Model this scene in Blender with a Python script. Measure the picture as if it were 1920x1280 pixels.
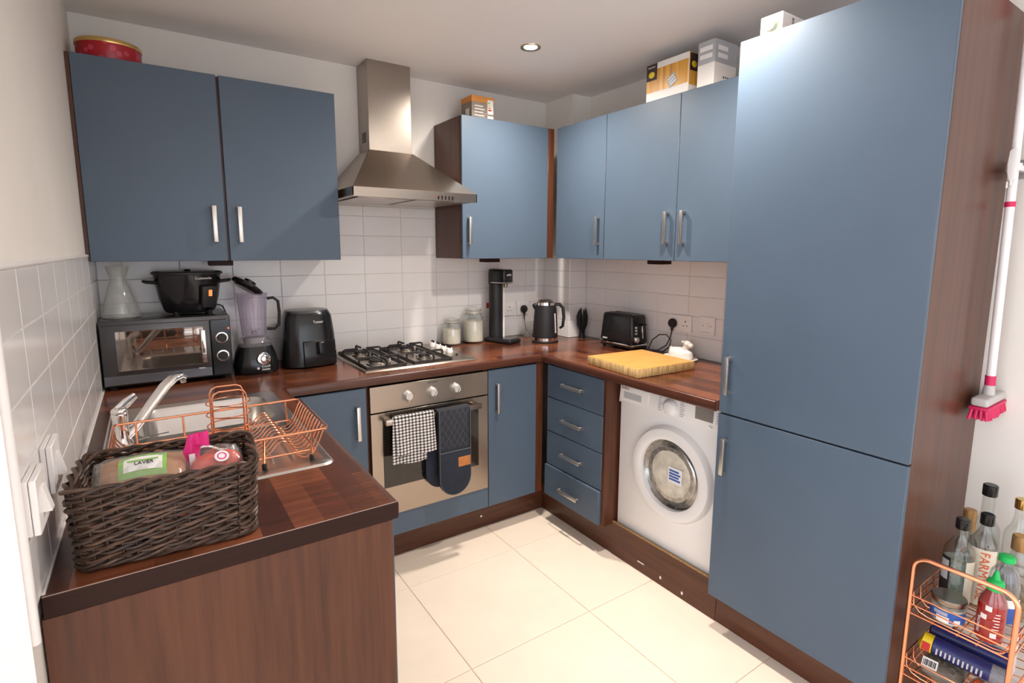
import bpy, bmesh, math, random
from mathutils import Vector, Matrix, Euler
random.seed(7)
PI = math.pi
SC = bpy.context.scene
COL = SC.collection
for o in list(bpy.data.objects):
    bpy.data.objects.remove(o, do_unlink=True)

# ------------------------------------------------------------------ camera
cam_d = bpy.data.cameras.new('camera')
cam_d.sensor_width = 36.0
cam_d.lens = 1005.9 / 1920 * 36
cam_d.shift_x = 1.66 / 1920
cam_d.shift_y = -27.86 / 1920
cam_d.clip_start = 0.02
cam = bpy.data.objects.new('camera', cam_d)
COL.objects.link(cam)
_a, _b, _r = math.radians(-33.9369), math.radians(-8.1774), math.radians(0.1703)
fw = Vector((-math.sin(_a)*math.cos(_b), math.cos(_a)*math.cos(_b), math.sin(_b)))
rt0 = Vector((math.cos(_a), math.sin(_a), 0))
up0 = rt0.cross(fw)
rt = rt0*math.cos(_r) + up0*math.sin(_r)
up = -rt0*math.sin(_r) + up0*math.cos(_r)
cam.matrix_world = Matrix(((rt.x, up.x, -fw.x, 0.1871), (rt.y, up.y, -fw.y, -2.8183), (rt.z, up.z, -fw.z, 1.4563), (0, 0, 0, 1)))
SC.camera = cam

# ------------------------------------------------------------------ world and exposure
w = bpy.data.worlds.new('world')
SC.world = w
w.use_nodes = True
w.node_tree.nodes['Background'].inputs[0].default_value = (0.90, 0.96, 1.06, 1)
w.node_tree.nodes['Background'].inputs[1].default_value = 2.3
SC.view_settings.view_transform = 'Standard'
SC.view_settings.look = 'None'
SC.view_settings.exposure = 0.55
SC.view_settings.gamma = 1.0
SC.view_settings.use_curve_mapping = False
DOWNLIGHT_W = 85.0
# the fitting in view, and the one whose streaks show on the hood and whose glare lights the tall unit
DOWNLIGHTS = [(1.703, -0.717), (1.703, -1.64)]

# ------------------------------------------------------------------ materials
def _new(name):
    m = bpy.data.materials.new(name)
    m.use_nodes = True
    nt = m.node_tree
    return m, nt, nt.nodes['Principled BSDF']

def _coords(nt, scale=(1, 1, 1), rot=(0, 0, 0)):
    tc = nt.nodes.new('ShaderNodeTexCoord')
    mp = nt.nodes.new('ShaderNodeMapping')
    mp.inputs['Scale'].default_value = scale
    mp.inputs['Rotation'].default_value = rot
    nt.links.new(tc.outputs['Object'], mp.inputs['Vector'])
    return mp.outputs['Vector']

def _noise(nt, vec, scale, detail=3, rough=.55):
    n = nt.nodes.new('ShaderNodeTexNoise')
    n.inputs['Scale'].default_value = scale
    n.inputs['Detail'].default_value = detail
    n.inputs['Roughness'].default_value = rough
    nt.links.new(vec, n.inputs['Vector'])
    return n.outputs['Fac']

def _ramp(nt, fac, stops):
    r = nt.nodes.new('ShaderNodeValToRGB')
    e = r.color_ramp.elements
    while len(e) < len(stops):
        e.new(.5)
    for k, (p, c) in enumerate(stops):
        e[k].position = p
        e[k].color = (*c, 1)
    nt.links.new(fac, r.inputs['Fac'])
    return r.outputs['Color']

def _bump(nt, bs, fac, strength, dist=.002):
    b = nt.nodes.new('ShaderNodeBump')
    b.inputs['Strength'].default_value = strength
    b.inputs['Distance'].default_value = dist
    nt.links.new(fac, b.inputs['Height'])
    nt.links.new(b.outputs['Normal'], bs.inputs['Normal'])

def mat(name, c, rough=.5, metal=0.0, spec=.5, trans=0.0, ior=1.45, coat=0.0, var=0.0, vscale=6, stretch=(1, 1, 1), bump=0.0, bscale=80, emit=None, estr=0.0, alpha=1.0, sheen=0.0):
    m, nt, bs = _new(name)
    bs.inputs['Base Color'].default_value = (*c, 1)
    bs.inputs['Roughness'].default_value = rough
    bs.inputs['Metallic'].default_value = metal
    bs.inputs['Specular IOR Level'].default_value = spec
    bs.inputs['Transmission Weight'].default_value = trans
    bs.inputs['IOR'].default_value = ior
    bs.inputs['Coat Weight'].default_value = coat
    bs.inputs['Sheen Weight'].default_value = sheen
    bs.inputs['Alpha'].default_value = alpha
    if emit:
        bs.inputs['Emission Color'].default_value = (*emit, 1)
        bs.inputs['Emission Strength'].default_value = estr
    if var or bump:
        v = _coords(nt, stretch)
    if var:
        f = _noise(nt, v, vscale)
        col = _ramp(nt, f, [(.3, tuple(max(0, x*(1-var)) for x in c)), (.7, tuple(min(1, x*(1+var)) for x in c))])
        nt.links.new(col, bs.inputs['Base Color'])
    if bump:
        _bump(nt, bs, _noise(nt, v, bscale, 4), bump)
    return m

def thin(name, tint, rough=.03, refl=.9, haze=0.0, bump=0.0, bscale=30):
    # thin clear wall: straight-through light with a fresnel gloss, plus a little haze
    m, nt, bs = _new(name)
    out = nt.nodes['Material Output']
    nt.nodes.remove(bs)
    tr = nt.nodes.new('ShaderNodeBsdfTransparent')
    tr.inputs[0].default_value = (*tint, 1)
    gl = nt.nodes.new('ShaderNodeBsdfGlossy')
    gl.inputs['Roughness'].default_value = rough
    gl.inputs['Color'].default_value = (refl, refl, refl, 1)
    lw = nt.nodes.new('ShaderNodeLayerWeight')
    lw.inputs['Blend'].default_value = .5
    pw = nt.nodes.new('ShaderNodeMath'); pw.operation = 'POWER'; pw.inputs[1].default_value = 3.5
    nt.links.new(lw.outputs['Facing'], pw.inputs[0])
    fr = nt.nodes.new('ShaderNodeMath'); fr.operation = 'MULTIPLY_ADD'; fr.inputs[1].default_value = .55; fr.inputs[2].default_value = .04
    nt.links.new(pw.outputs[0], fr.inputs[0])
    mx = nt.nodes.new('ShaderNodeMixShader')
    nt.links.new(fr.outputs[0], mx.inputs[0])
    nt.links.new(tr.outputs[0], mx.inputs[1])
    nt.links.new(gl.outputs[0], mx.inputs[2])
    v = _coords(nt)
    f = _noise(nt, v, bscale, 3)
    if bump:
        b = nt.nodes.new('ShaderNodeBump')
        b.inputs['Strength'].default_value = bump
        b.inputs['Distance'].default_value = .004
        nt.links.new(f, b.inputs['Height'])
        nt.links.new(b.outputs['Normal'], gl.inputs['Normal'])
        nt.links.new(b.outputs['Normal'], lw.inputs['Normal'])
    last = mx
    if haze:
        df = nt.nodes.new('ShaderNodeBsdfDiffuse')
        df.inputs[0].default_value = (*[min(1, t*.9) for t in tint], 1)
        mh = nt.nodes.new('ShaderNodeMixShader')
        r = _ramp(nt, f, [(.3, (haze*.7,)*3), (.7, (haze*1.3,)*3)])
        nt.links.new(r, mh.inputs[0])
        nt.links.new(mx.outputs[0], mh.inputs[1])
        nt.links.new(df.outputs[0], mh.inputs[2])
        last = mh
    nt.links.new(last.outputs[0], out.inputs['Surface'])
    return m

def wood(name, c1, c2, stretch, scale=14, rough=.4, spec=.5):
    m, nt, bs = _new(name)
    v = _coords(nt, stretch)
    f = _noise(nt, v, scale, 6, .6)
    col = _ramp(nt, f, [(.3, c1), (.68, c2)])
    nt.links.new(col, bs.inputs['Base Color'])
    bs.inputs['Roughness'].default_value = rough
    bs.inputs['Specular IOR Level'].default_value = spec
    _bump(nt, bs, f, .08, .001)
    return m

def stave(name, rotz, dark, light, rough=.22):
    m, nt, bs = _new(name)
    v = _coords(nt, (1, 1, 1), (0, 0, rotz))
    b = nt.nodes.new('ShaderNodeTexBrick')
    b.inputs['Scale'].default_value = 1
    b.inputs['Brick Width'].default_value = .42
    b.inputs['Row Height'].default_value = .058
    b.inputs['Mortar Size'].default_value = 0
    b.inputs['Bias'].default_value = 0.0
    b.inputs['Color1'].default_value = (*dark, 1)
    b.inputs['Color2'].default_value = (*light, 1)
    b.offset = .37
    nt.links.new(v, b.inputs['Vector'])
    v2 = _coords(nt, (3, 60, 3), (0, 0, rotz))
    f = _noise(nt, v2, 1.4, 6, .6)
    g = _ramp(nt, f, [(.25, (.55, .52, .5)), (.75, (1.25, 1.2, 1.2))])
    mx = nt.nodes.new('ShaderNodeMix')
    mx.data_type = 'RGBA'
    mx.blend_type = 'MULTIPLY'
    mx.inputs[0].default_value = 1
    nt.links.new(b.outputs['Color'], mx.inputs[6])
    nt.links.new(g, mx.inputs[7])
    nt.links.new(mx.outputs[2], bs.inputs['Base Color'])
    bs.inputs['Roughness'].default_value = rough
    return m

def gingham(name, px, pz):
    m, nt, bs = _new(name)
    tc = nt.nodes.new('ShaderNodeTexCoord')
    sp = nt.nodes.new('ShaderNodeSeparateXYZ')
    nt.links.new(tc.outputs['Object'], sp.inputs[0])
    def stripe(out, per, duty):
        a = nt.nodes.new('ShaderNodeMath'); a.operation = 'MULTIPLY'; a.inputs[1].default_value = 1/per
        nt.links.new(out, a.inputs[0])
        b = nt.nodes.new('ShaderNodeMath'); b.operation = 'FRACT'
        nt.links.new(a.outputs[0], b.inputs[0])
        c = nt.nodes.new('ShaderNodeMath'); c.operation = 'GREATER_THAN'; c.inputs[1].default_value = duty
        nt.links.new(b.outputs[0], c.inputs[0])
        return c.outputs[0]
    sx, sz = stripe(sp.outputs['X'], px, .45), stripe(sp.outputs['Z'], pz, .45)
    ad = nt.nodes.new('ShaderNodeMath'); ad.operation = 'ADD'
    nt.links.new(sx, ad.inputs[0]); nt.links.new(sz, ad.inputs[1])
    hf = nt.nodes.new('ShaderNodeMath'); hf.operation = 'MULTIPLY'; hf.inputs[1].default_value = .5
    nt.links.new(ad.outputs[0], hf.inputs[0])
    col = _ramp(nt, hf.outputs[0], [(0, (.012, .011, .012)), (.5, (.22, .2, .19)), (1, (.8, .74, .7))])
    nt.links.new(col, bs.inputs['Base Color'])
    bs.inputs['Roughness'].default_value = .9
    return m

def splotch(name, base, spots, scale, thr, rough=.4):
    m, nt, bs = _new(name)
    v = _coords(nt)
    n = nt.nodes.new('ShaderNodeTexVoronoi')
    n.inputs['Scale'].default_value = scale
    nt.links.new(v, n.inputs['Vector'])
    col = _ramp(nt, n.outputs['Distance'], [(0, spots), (thr, spots), (thr+.08, base), (1, base)])
    nt.links.new(col, bs.inputs['Base Color'])
    bs.inputs['Roughness'].default_value = rough
    return m

M = {}
M['wall'] = mat('cream_paint', (.79, .745, .69), .7, var=.03, vscale=3, bump=.05, bscale=200)
M['ceil'] = mat('ceiling_paint', (.91, .88, .865), .8, var=.02, vscale=2)
M['tile'] = mat('glazed_white_tile', (.80, .77, .755), .16, spec=.5, var=.03, vscale=4, bump=.02, bscale=14)
M['grout'] = mat('pale_grout', (.60, .56, .53), .9, var=.08, vscale=30)
M['floor_tile'] = mat('cream_floor_tile', (.86, .73, .60), .35, var=.03, vscale=5)
M['floor_grout'] = mat('floor_joint', (.84, .71, .58), .9, var=.05, vscale=20)
M['blue'] = mat('blue_grey_cabinet_paint', (.078, .110, .153), .42, spec=.45, var=.05, vscale=2.5, bump=.02, bscale=60)
M['walnut'] = wood('dark_walnut_vertical', (.055, .0165, .0075), (.112, .037, .0165), (14, 14, .7), 3.2, .34, .4)
M['walnut_h'] = wood('dark_walnut_sideways', (.055, .0165, .0075), (.112, .037, .0165), (.8, .8, 12), 3.2, .34, .4)
M['carcass'] = mat('beige_carcass_board', (.45, .36, .27), .6, var=.04)
M['chip'] = mat('raw_chipboard_edge', (.36, .21, .09), .9, var=.4, vscale=120)
M['wt_x'] = stave('worktop_staves_across', 0, (.064, .0178, .0090), (.205, .065, .028))
M['wt_y'] = stave('worktop_staves_along', PI/2, (.064, .0178, .0090), (.205, .065, .028))
M['wt_edge'] = mat('worktop_dark_edge', (.024, .0085, .0060), .5, spec=.2, var=.15, vscale=12, stretch=(1, 1, 12))
M['steel'] = mat('brushed_steel', (.36, .315, .275), .30, 1.0, var=.05, vscale=20, stretch=(1, 1, 30))
M['steel_h'] = mat('brushed_steel_grained_sideways', (.38, .32, .268), .27, 1.0, var=.05, vscale=20, stretch=(1, 30, 30))
M['sink'] = mat('sink_steel', (.56, .53, .50), .30, 1.0, var=.03, vscale=14)
M['handle'] = mat('satin_nickel', (.62, .58, .54), .36, 1.0, var=.03, vscale=30)
M['chrome'] = mat('chrome', (.82, .80, .78), .08, 1.0, var=.02, vscale=8)
M['copper'] = mat('copper_wire', (.90, .40, .23), .24, 1.0, var=.04, vscale=30)
M['black'] = mat('glossy_black_plastic', (.010, .010, .011), .18, var=.1, vscale=9)
M['black_m'] = mat('matt_black_plastic', (.014, .013, .014), .5, var=.15, vscale=12)
M['iron'] = mat('black_cast_iron', (.018, .015, .015), .6, var=.2, vscale=40)
M['dark'] = mat('dark_gap', (.008, .006, .006), .9, var=.1)
M['glass'] = thin('clear_glass', (.96, .97, .96), .03)
M['glass_g'] = thin('faintly_hazy_glass', (.97, .975, .965), .04, haze=.13)
M['glass_p'] = thin('mauve_tinted_plastic', (.93, .905, .95), .06, haze=.09)
M['pet'] = thin('clear_plastic', (.95, .95, .95), .06, haze=.04)
M['film'] = thin('crinkled_clear_film', (.93, .92, .91), .12, haze=.10, bump=.8)
M['oven_glass'] = mat('dark_oven_glass', (.020, .015, .012), .06, spec=.7, var=.1, vscale=3)
M['mini_glass'] = mat('mirror_oven_door_glass', (.30, .25, .215), .035, metal=.92, var=.05, vscale=3)
M['mini_body'] = mat('dark_grey_metal', (.085, .082, .085), .25, metal=.7, var=.05)
M['white'] = mat('white_plastic', (.84, .80, .78), .35, var=.01, vscale=4)
M['enamel'] = mat('white_enamel', (.88, .845, .82), .28, var=.01, vscale=4)
M['grey_pl'] = mat('grey_plastic', (.30, .29, .28), .4, var=.03)
M['display'] = mat('taupe_sticker', (.23, .20, .175), .5, var=.05)
M['pale_print'] = mat('pale_grey_print', (.50, .49, .50), .5, var=.02)
M['ink'] = mat('black_print', (.015, .013, .013), .6, var=.05)
M['white_ink'] = mat('white_print', (.80, .78, .76), .5, var=.02)
M['flour'] = mat('white_flour', (.80, .74, .64), .9, var=.06, vscale=20)
M['wicker'] = mat('dark_brown_wicker', (.046, .024, .0150), .42, var=.45, vscale=40)
M['wicker2'] = mat('mid_brown_wicker', (.098, .053, .034), .42, var=.4, vscale=40)
M['board'] = wood('bamboo_board_top', (.54, .24, .055), (.68, .34, .09), (3, 26, 3), 2.2, .45)
M['board_e'] = mat('bamboo_end_grain', (.56, .36, .15), .6, var=.45, vscale=24, stretch=(6, 6, .6))
M['ceramic'] = mat('white_ceramic', (.80, .74, .68), .3, var=.02)
M['towel'] = gingham('black_white_gingham', .0165, .0135)
M['navy'] = mat('navy_canvas', (.016, .020, .033), .85, var=.15, vscale=30, bump=.3, bscale=300)
M['navy_q'] = mat('charcoal_quilted_canvas', (.022, .023, .029), .85, var=.15, vscale=30, bump=.3, bscale=300)
M['stitch'] = mat('grey_stitching', (.085, .088, .10), .8, var=.05)
M['leather'] = mat('tan_leather_patch', (.48, .17, .045), .6, var=.12, vscale=40)
M['red'] = mat('red_plastic', (.50, .02, .02), .4, var=.05)
M['pink'] = mat('hot_pink_plastic', (.78, .03, .22), .45, var=.06)
M['crimson'] = mat('crimson_plastic', (.62, .015, .10), .45, var=.06)
M['amber'] = mat('amber_switch_glow', (.7, .2, .05), .4, emit=(1, .25, .08), estr=.8)
M['redlamp'] = mat('red_indicator_glow', (.8, .05, .02), .4, emit=(1, .1, .04), estr=2.0)
M['tin_red'] = splotch('red_tin_with_pink_shapes', (.42, .008, .018), (.60, .055, .11), 34, .30, .35)
M['gold'] = mat('gold_metal', (.72, .50, .18), .25, 1.0, var=.05)
M['bronze'] = mat('bronze_cap', (.42, .25, .11), .35, .6, var=.06)
M['kraft_o'] = mat('orange_print_card', (.70, .28, .06), .6, var=.1)
M['kraft_g'] = mat('grey_brown_print_card', (.26, .21, .17), .6, var=.25, vscale=25, stretch=(1, 1, 3))
M['card_w'] = mat('white_card', (.80, .76, .72), .5, var=.02)
M['card_gold'] = wood('golden_stripe_print', (.42, .16, .025), (.80, .42, .06), (16, 16, .4), 3.5, .4)
M['card_d'] = mat('dark_brown_print', (.035, .018, .015), .5, var=.1)
M['card_gr'] = mat('light_grey_card', (.42, .42, .43), .5, var=.04)
M['yellow'] = mat('yellow_print', (.80, .56, .02), .4, var=.05)
M['blue_pk'] = mat('deep_blue_packet', (.016, .02, .12), .35, var=.15, vscale=25, bump=.2, bscale=40)
M['grey_pk'] = mat('grey_lettered_packet', (.20, .20, .22), .4, var=.3, vscale=120, stretch=(1, 1, 5))
M['bag_g'] = mat('grey_brown_seed_bag', (.16, .135, .105), .3, var=.35, vscale=28, bump=.6, bscale=28)
M['lbl_blue'] = mat('blue_paper_label', (.03, .10, .38), .5, var=.08)
M['lbl_cream'] = mat('cream_paper_label', (.76, .68, .54), .6, var=.03)
M['lbl_black'] = mat('black_paper_label', (.02, .018, .018), .5, var=.1)
M['orange_ink'] = mat('orange_red_print', (.72, .11, .03), .6, var=.06)
M['sauce'] = mat('red_chilli_sauce', (.33, .012, .008), .18, var=.08, vscale=10, coat=.5)
M['green'] = mat('bright_green_plastic', (.01, .48, .10), .4, var=.06)
M['green_lbl'] = mat('leaf_green_label', (.25, .48, .10), .5, var=.08)
M['bread'] = mat('brown_bread_crust', (.46, .22, .09), .8, var=.25, vscale=24, bump=.3, bscale=60)
M['foil'] = mat('dark_silver_foil', (.45, .45, .47), .22, .9, var=.35, vscale=20, bump=.9, bscale=26)
M['tomato'] = mat('red_orange_fruit', (.66, .06, .03), .35, var=.25, vscale=14)
M['liquid'] = thin('pale_green_liquid', (.74, .86, .80), .03, haze=.25)
M['oil'] = thin('amber_liquid', (.62, .40, .16), .03, haze=.25)
M['drum'] = mat('perforated_drum_steel', (.5, .48, .46), .3, .9, var=.4, vscale=60)
M['laundry'] = mat('pale_laundry', (.60, .54, .45), .9, var=.3, vscale=14, bump=.6, bscale=22)
M['chrome_d'] = mat('dark_polished_steel', (.34, .33, .32), .18, 1.0, var=.25, vscale=22)
M['lens'] = mat('lit_downlight_lens', (1, .95, .85), .4, emit=(1.0, .84, .60), estr=14.0)
M['mini_trim'] = mat('blue_grey_steel_trim', (.20, .21, .23), .25, 1.0, var=.05)
M['pale_edge'] = mat('worn_pale_edge', (.34, .24, .20), .6, var=.2, vscale=40)
M['knob'] = mat('satin_white_knob', (.62, .59, .56), .3, metal=.35, var=.02)
M['brass'] = mat('satin_brass_ring', (.62, .50, .36), .3, 1.0, var=.03)

# ------------------------------------------------------------------ mesh helpers
OFF = {}

class MB:
    """Collects shapes in one bmesh, then links them as ONE mesh object."""
    def __init__(self):
        self.bm = bmesh.new()
    def _add(self, bm2, Mx=None):
        if Mx is not None:
            bmesh.ops.transform(bm2, matrix=Mx, verts=bm2.verts)
        me = bpy.data.meshes.new('tmp')
        bm2.to_mesh(me)
        bm2.free()
        self.bm.from_mesh(me)
        bpy.data.meshes.remove(me)
        return self
    def box(self, a, b, bev=0.0, seg=2, Mx=None):
        bm = bmesh.new()
        lo = [min(a[i], b[i]) for i in range(3)]
        hi = [max(a[i], b[i]) for i in range(3)]
        bmesh.ops.create_cube(bm, size=1)
        for v in bm.verts:
            for i in range(3):
                v.co[i] = lo[i] if v.co[i] < 0 else hi[i]
        if bev:
            bmesh.ops.bevel(bm, geom=bm.edges[:], offset=bev, segments=seg, affect='EDGES', profile=.5)
        return self._add(bm, Mx)
    def frustum(self, a, b, c, d, z0, z1, bev=0.0, seg=2, Mx=None):
        """rect a..b (xy) at z0 to rect c..d at z1"""
        bm = bmesh.new()
        p = [(a[0], a[1], z0), (b[0], a[1], z0), (b[0], b[1], z0), (a[0], b[1], z0), (c[0], c[1], z1), (d[0], c[1], z1), (d[0], d[1], z1), (c[0], d[1], z1)]
        v = [bm.verts.new(q) for q in p]
        for f in ((3, 2, 1, 0), (4, 5, 6, 7), (0, 1, 5, 4), (1, 2, 6, 5), (2, 3, 7, 6), (3, 0, 4, 7)):
            bm.faces.new([v[i] for i in f])
        if bev:
            bmesh.ops.bevel(bm, geom=bm.edges[:], offset=bev, segments=seg, affect='EDGES', profile=.5)
        return self._add(bm, Mx)
    def lathe(self, prof, c=(0, 0, 0), seg=28, sx=1.0, sy=1.0, caps=True, Mx=None, power=None):
        """prof: (radius, z) pairs; power>2 makes a squarish section"""
        bm = bmesh.new()
        rings = []
        for r, z in prof:
            ring = []
            for k in range(seg):
                t = 2*PI*k/seg
                cx, cy = math.cos(t), math.sin(t)
                if power:
                    q = (abs(cx)**power + abs(cy)**power)**(-1/power)
                    cx, cy = cx*q, cy*q
                ring.append(bm.verts.new((c[0]+r*sx*cx, c[1]+r*sy*cy, c[2]+z)))
            rings.append(ring)
        for i in range(len(rings)-1):
            for k in range(seg):
                k2 = (k+1) % seg
                bm.faces.new((rings[i][k], rings[i][k2], rings[i+1][k2], rings[i+1][k]))
        if caps:
            bm.faces.new(rings[0][::-1])
            bm.faces.new(rings[-1])
        bmesh.ops.recalc_face_normals(bm, faces=bm.faces)
        return self._add(bm, Mx)
    def cyl(self, p0, p1, r0, r1=None, seg=16, Mx=None):
        p0, p1 = Vector(p0), Vector(p1)
        d = p1-p0
        q = d.to_track_quat('Z', 'Y').to_matrix().to_4x4()
        T = Matrix.Translation(p0) @ q
        if Mx is not None:
            T = Mx @ T
        return self.lathe([(r0, 0), (r0 if r1 is None else r1, d.length)], seg=seg, Mx=T)
    def tube(self, pts, r, seg=8, closed=False, flat=1.0, Mx=None):
        bm = bmesh.new()
        P = [Vector(p) for p in pts]
        n = len(P)
        rings = []
        prev = None
        for i in range(n):
            if closed:
                t = P[(i+1) % n]-P[i-1]
            else:
                t = P[min(i+1, n-1)]-P[max(i-1, 0)]
            t.normalize()
            if prev is None:
                a = Vector((0, 0, 1)) if abs(t.z) < .9 else Vector((1, 0, 0))
                nrm = (a-t*a.dot(t)).normalized()
            else:
                nrm = (prev-t*prev.dot(t))
                if nrm.length < 1e-6:
                    nrm = t.orthogonal()
                nrm.normalize()
            prev = nrm
            bi = t.cross(nrm)
            rr = r[i] if isinstance(r, (list, tuple)) else r
            rings.append([bm.verts.new(P[i]+nrm*(rr*math.cos(2*PI*k/seg))+bi*(rr*flat*math.sin(2*PI*k/seg))) for k in range(seg)])
        m = n if closed else n-1
        for i in range(m):
            A, B = rings[i], rings[(i+1) % n]
            for k in range(seg):
                k2 = (k+1) % seg
                bm.faces.new((A[k], A[k2], B[k2], B[k]))
        if not closed:
            bm.faces.new(rings[0][::-1])
            bm.faces.new(rings[-1])
        bmesh.ops.recalc_face_normals(bm, faces=bm.faces)
        return self._add(bm, Mx)
    def prism(self, poly, h0, h1, axis='z', bev=0.0, Mx=None):
        """poly 2D; axis z: (x,y)->z ; y: (x,z)->y ; x: (y,z)->x"""
        bm = bmesh.new()
        def P(u, v, h):
            return {'z': (u, v, h), 'y': (u, h, v), 'x': (h, u, v)}[axis]
        A = [bm.verts.new(P(u, v, h0)) for u, v in poly]
        B = [bm.verts.new(P(u, v, h1)) for u, v in poly]
        bm.faces.new(A)
        bm.faces.new(B[::-1])
        n = len(poly)
        for i in range(n):
            j = (i+1) % n
            bm.faces.new((A[i], B[i], B[j], A[j]))
        bmesh.ops.recalc_face_normals(bm, faces=bm.faces)
        if bev:
            bmesh.ops.bevel(bm, geom=bm.edges[:], offset=bev, segments=2, affect='EDGES', profile=.5)
        return self._add(bm, Mx)
    def ball(self, c, r, seg=20, Mx=None):
        bm = bmesh.new()
        bmesh.ops.create_uvsphere(bm, u_segments=seg, v_segments=max(6, seg//2), radius=1)
        rr = r if isinstance(r, (tuple, list)) else (r, r, r)
        for v in bm.verts:
            v.co = Vector((c[0]+v.co.x*rr[0], c[1]+v.co.y*rr[1], c[2]+v.co.z*rr[2]))
        return self._add(bm, Mx)
    def grid(self, fn, nu, nv, thick=0.0, Mx=None):
        """fn(u,v)->(x,y,z), u,v in 0..1; optional thickness along normals"""
        bm = bmesh.new()
        V = [[bm.verts.new(fn(i/nu, j/nv)) for j in range(nv+1)] for i in range(nu+1)]
        for i in range(nu):
            for j in range(nv):
                bm.faces.new((V[i][j], V[i+1][j], V[i+1][j+1], V[i][j+1]))
        if thick:
            bmesh.ops.recalc_face_normals(bm, faces=bm.faces)
            bmesh.ops.solidify(bm, geom=bm.faces[:], thickness=thick)
        return self._add(bm, Mx)
    def mesh(self, name, mt, smooth=True):
        me = bpy.data.meshes.new(name)
        self.bm.to_mesh(me)
        self.bm.free()
        if smooth:
            for p in me.polygons:
                p.use_smooth = True
            me.set_sharp_from_angle(angle=math.radians(38))
        me.materials.append(M[mt] if isinstance(mt, str) else mt)
        return me
    def build(self, name, mt, parent=None, smooth=True):
        me = self.mesh(name, mt, smooth)
        off = OFF.get(_root(parent).name) if parent else None
        if off:
            me.transform(Matrix.Translation((-off[0], -off[1], -off[2])))
        o = bpy.data.objects.new(name, me)
        COL.objects.link(o)
        if parent:
            o.parent = parent
        return o

def _root(o):
    while o.parent:
        o = o.parent
    return o

def tag(o, label=None, cat=None, group=None, kind=None):
    if label: o['label'] = label
    if cat: o['category'] = cat
    if group: o['group'] = group
    if kind: o['kind'] = kind
    return o

def thing(name, label, cat, loc=(0, 0, 0), rz=0.0, group=None, absolute=True):
    """Empty at the base. absolute: its parts are given in room coordinates; else in its own."""
    o = bpy.data.objects.new(name, None)
    o.empty_display_size = .05
    COL.objects.link(o)
    o.location = loc
    o.rotation_euler = (0, 0, rz)
    tag(o, label, cat, group)
    if absolute:
        OFF[o.name] = loc
    return o

def box(name, a, b, mt, parent=None, bev=0.0, seg=2):
    return MB().box(a, b, bev, seg).build(name, mt, parent, smooth=bool(bev))

def text(name, s, size, mt, Mx, parent, bend=None, depth=.0004, align='CENTER'):
    cu = bpy.data.curves.new('txt', 'FONT')
    cu.body = s
    cu.size = size
    cu.align_x = align
    cu.align_y = 'CENTER'
    cu.extrude = depth
    cu.resolution_u = 3
    ob = bpy.data.objects.new('txt', cu)
    COL.objects.link(ob)
    dg = bpy.context.evaluated_depsgraph_get()
    dg.update()
    me = bpy.data.meshes.new_from_object(ob.evaluated_get(dg))
    bpy.data.objects.remove(ob, do_unlink=True)
    bpy.data.curves.remove(cu)
    if bend:
        for v in me.vertices:
            t = v.co.x/bend
            v.co = Vector(((bend+v.co.z)*math.sin(t), v.co.y, (bend+v.co.z)*math.cos(t)-bend))
    me.transform(Mx)
    off = OFF.get(_root(parent).name) if parent else None
    if off:
        me.transform(Matrix.Translation((-off[0], -off[1], -off[2])))
    me.materials.clear()
    me.materials.append(M[mt])
    o = bpy.data.objects.new(name, me)
    COL.objects.link(o)
    if parent:
        o.parent = parent
    return o

def facing(pos, normal, roll=0.0):
    """matrix placing text (its +Z out) at pos looking along normal, upright"""
    n = Vector(normal).normalized()
    u = Vector((0, 0, 1))
    if abs(n.z) > .95:
        u = Vector((0, 1, 0))
    x = u.cross(n).normalized()
    y = n.cross(x)
    R = Matrix(((x.x, y.x, n.x, 0), (x.y, y.y, n.y, 0), (x.z, y.z, n.z, 0), (0, 0, 0, 1)))
    return Matrix.Translation(Vector(pos)) @ R @ Matrix.Rotation(roll, 4, 'Z')

def arc(cx, cy, r, a0, a1, n):
    return [(cx+r*math.cos(a0+(a1-a0)*k/n), cy+r*math.sin(a0+(a1-a0)*k/n)) for k in range(n+1)]

def rrect(x0, y0, x1, y1, r, n=5):
    return arc(x1-r, y0+r, r, -PI/2, 0, n)+arc(x1-r, y1-r, r, 0, PI/2, n)+arc(x0+r, y1-r, r, PI/2, PI, n)+arc(x0+r, y0+r, r, PI, 1.5*PI, n)

# ------------------------------------------------------------------ room dimensions (metres)
W, H = 2.481, 2.366
WN = 2.402                      # near part of the right wall, beside the tall unit
WT, WTH = 0.9105, 0.0388        # worktop top, thickness
ZT, ZB = 2.1327, 1.407          # wall cabinets
WB = WT-WTH

# ------------------------------------------------------------------ structure
def struct(o):
    o['kind'] = 'structure'
    return o

floor = struct(box('floor', (-1.6, -8.0, -.06), (3.2, .12, -.004), 'floor_grout'))
ceiling = struct(box('ceiling', (-1.6, -8.0, H), (3.2, .12, H+.08), 'ceil'))
wall_back = struct(box('wall_back', (-.13, 0, -.004), (W+.15, .12, H), 'wall'))
wall_left = struct(box('wall_left', (-.13, -1.822, -.004), (0, 0, H), 'wall'))
wall_right = struct(MB().prism([(W, 0), (W, -2.20), (WN, -2.20), (WN, -8.0), (W+.15, -8.0), (W+.15, 0)], -.004, H).build('wall_right', 'wall', None, False))
added_shade_wall = struct(box('added_shade_wall', (-1.6, -3.46, -.004), (.110, -3.34, H), 'wall'))  # unseen wall added behind the camera to shade the left wall's end
BX, BY = W-.1385, -.2626
corner = struct(box('wall_corner', (BX, BY, 0), (W, 0, H), 'wall'))

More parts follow.
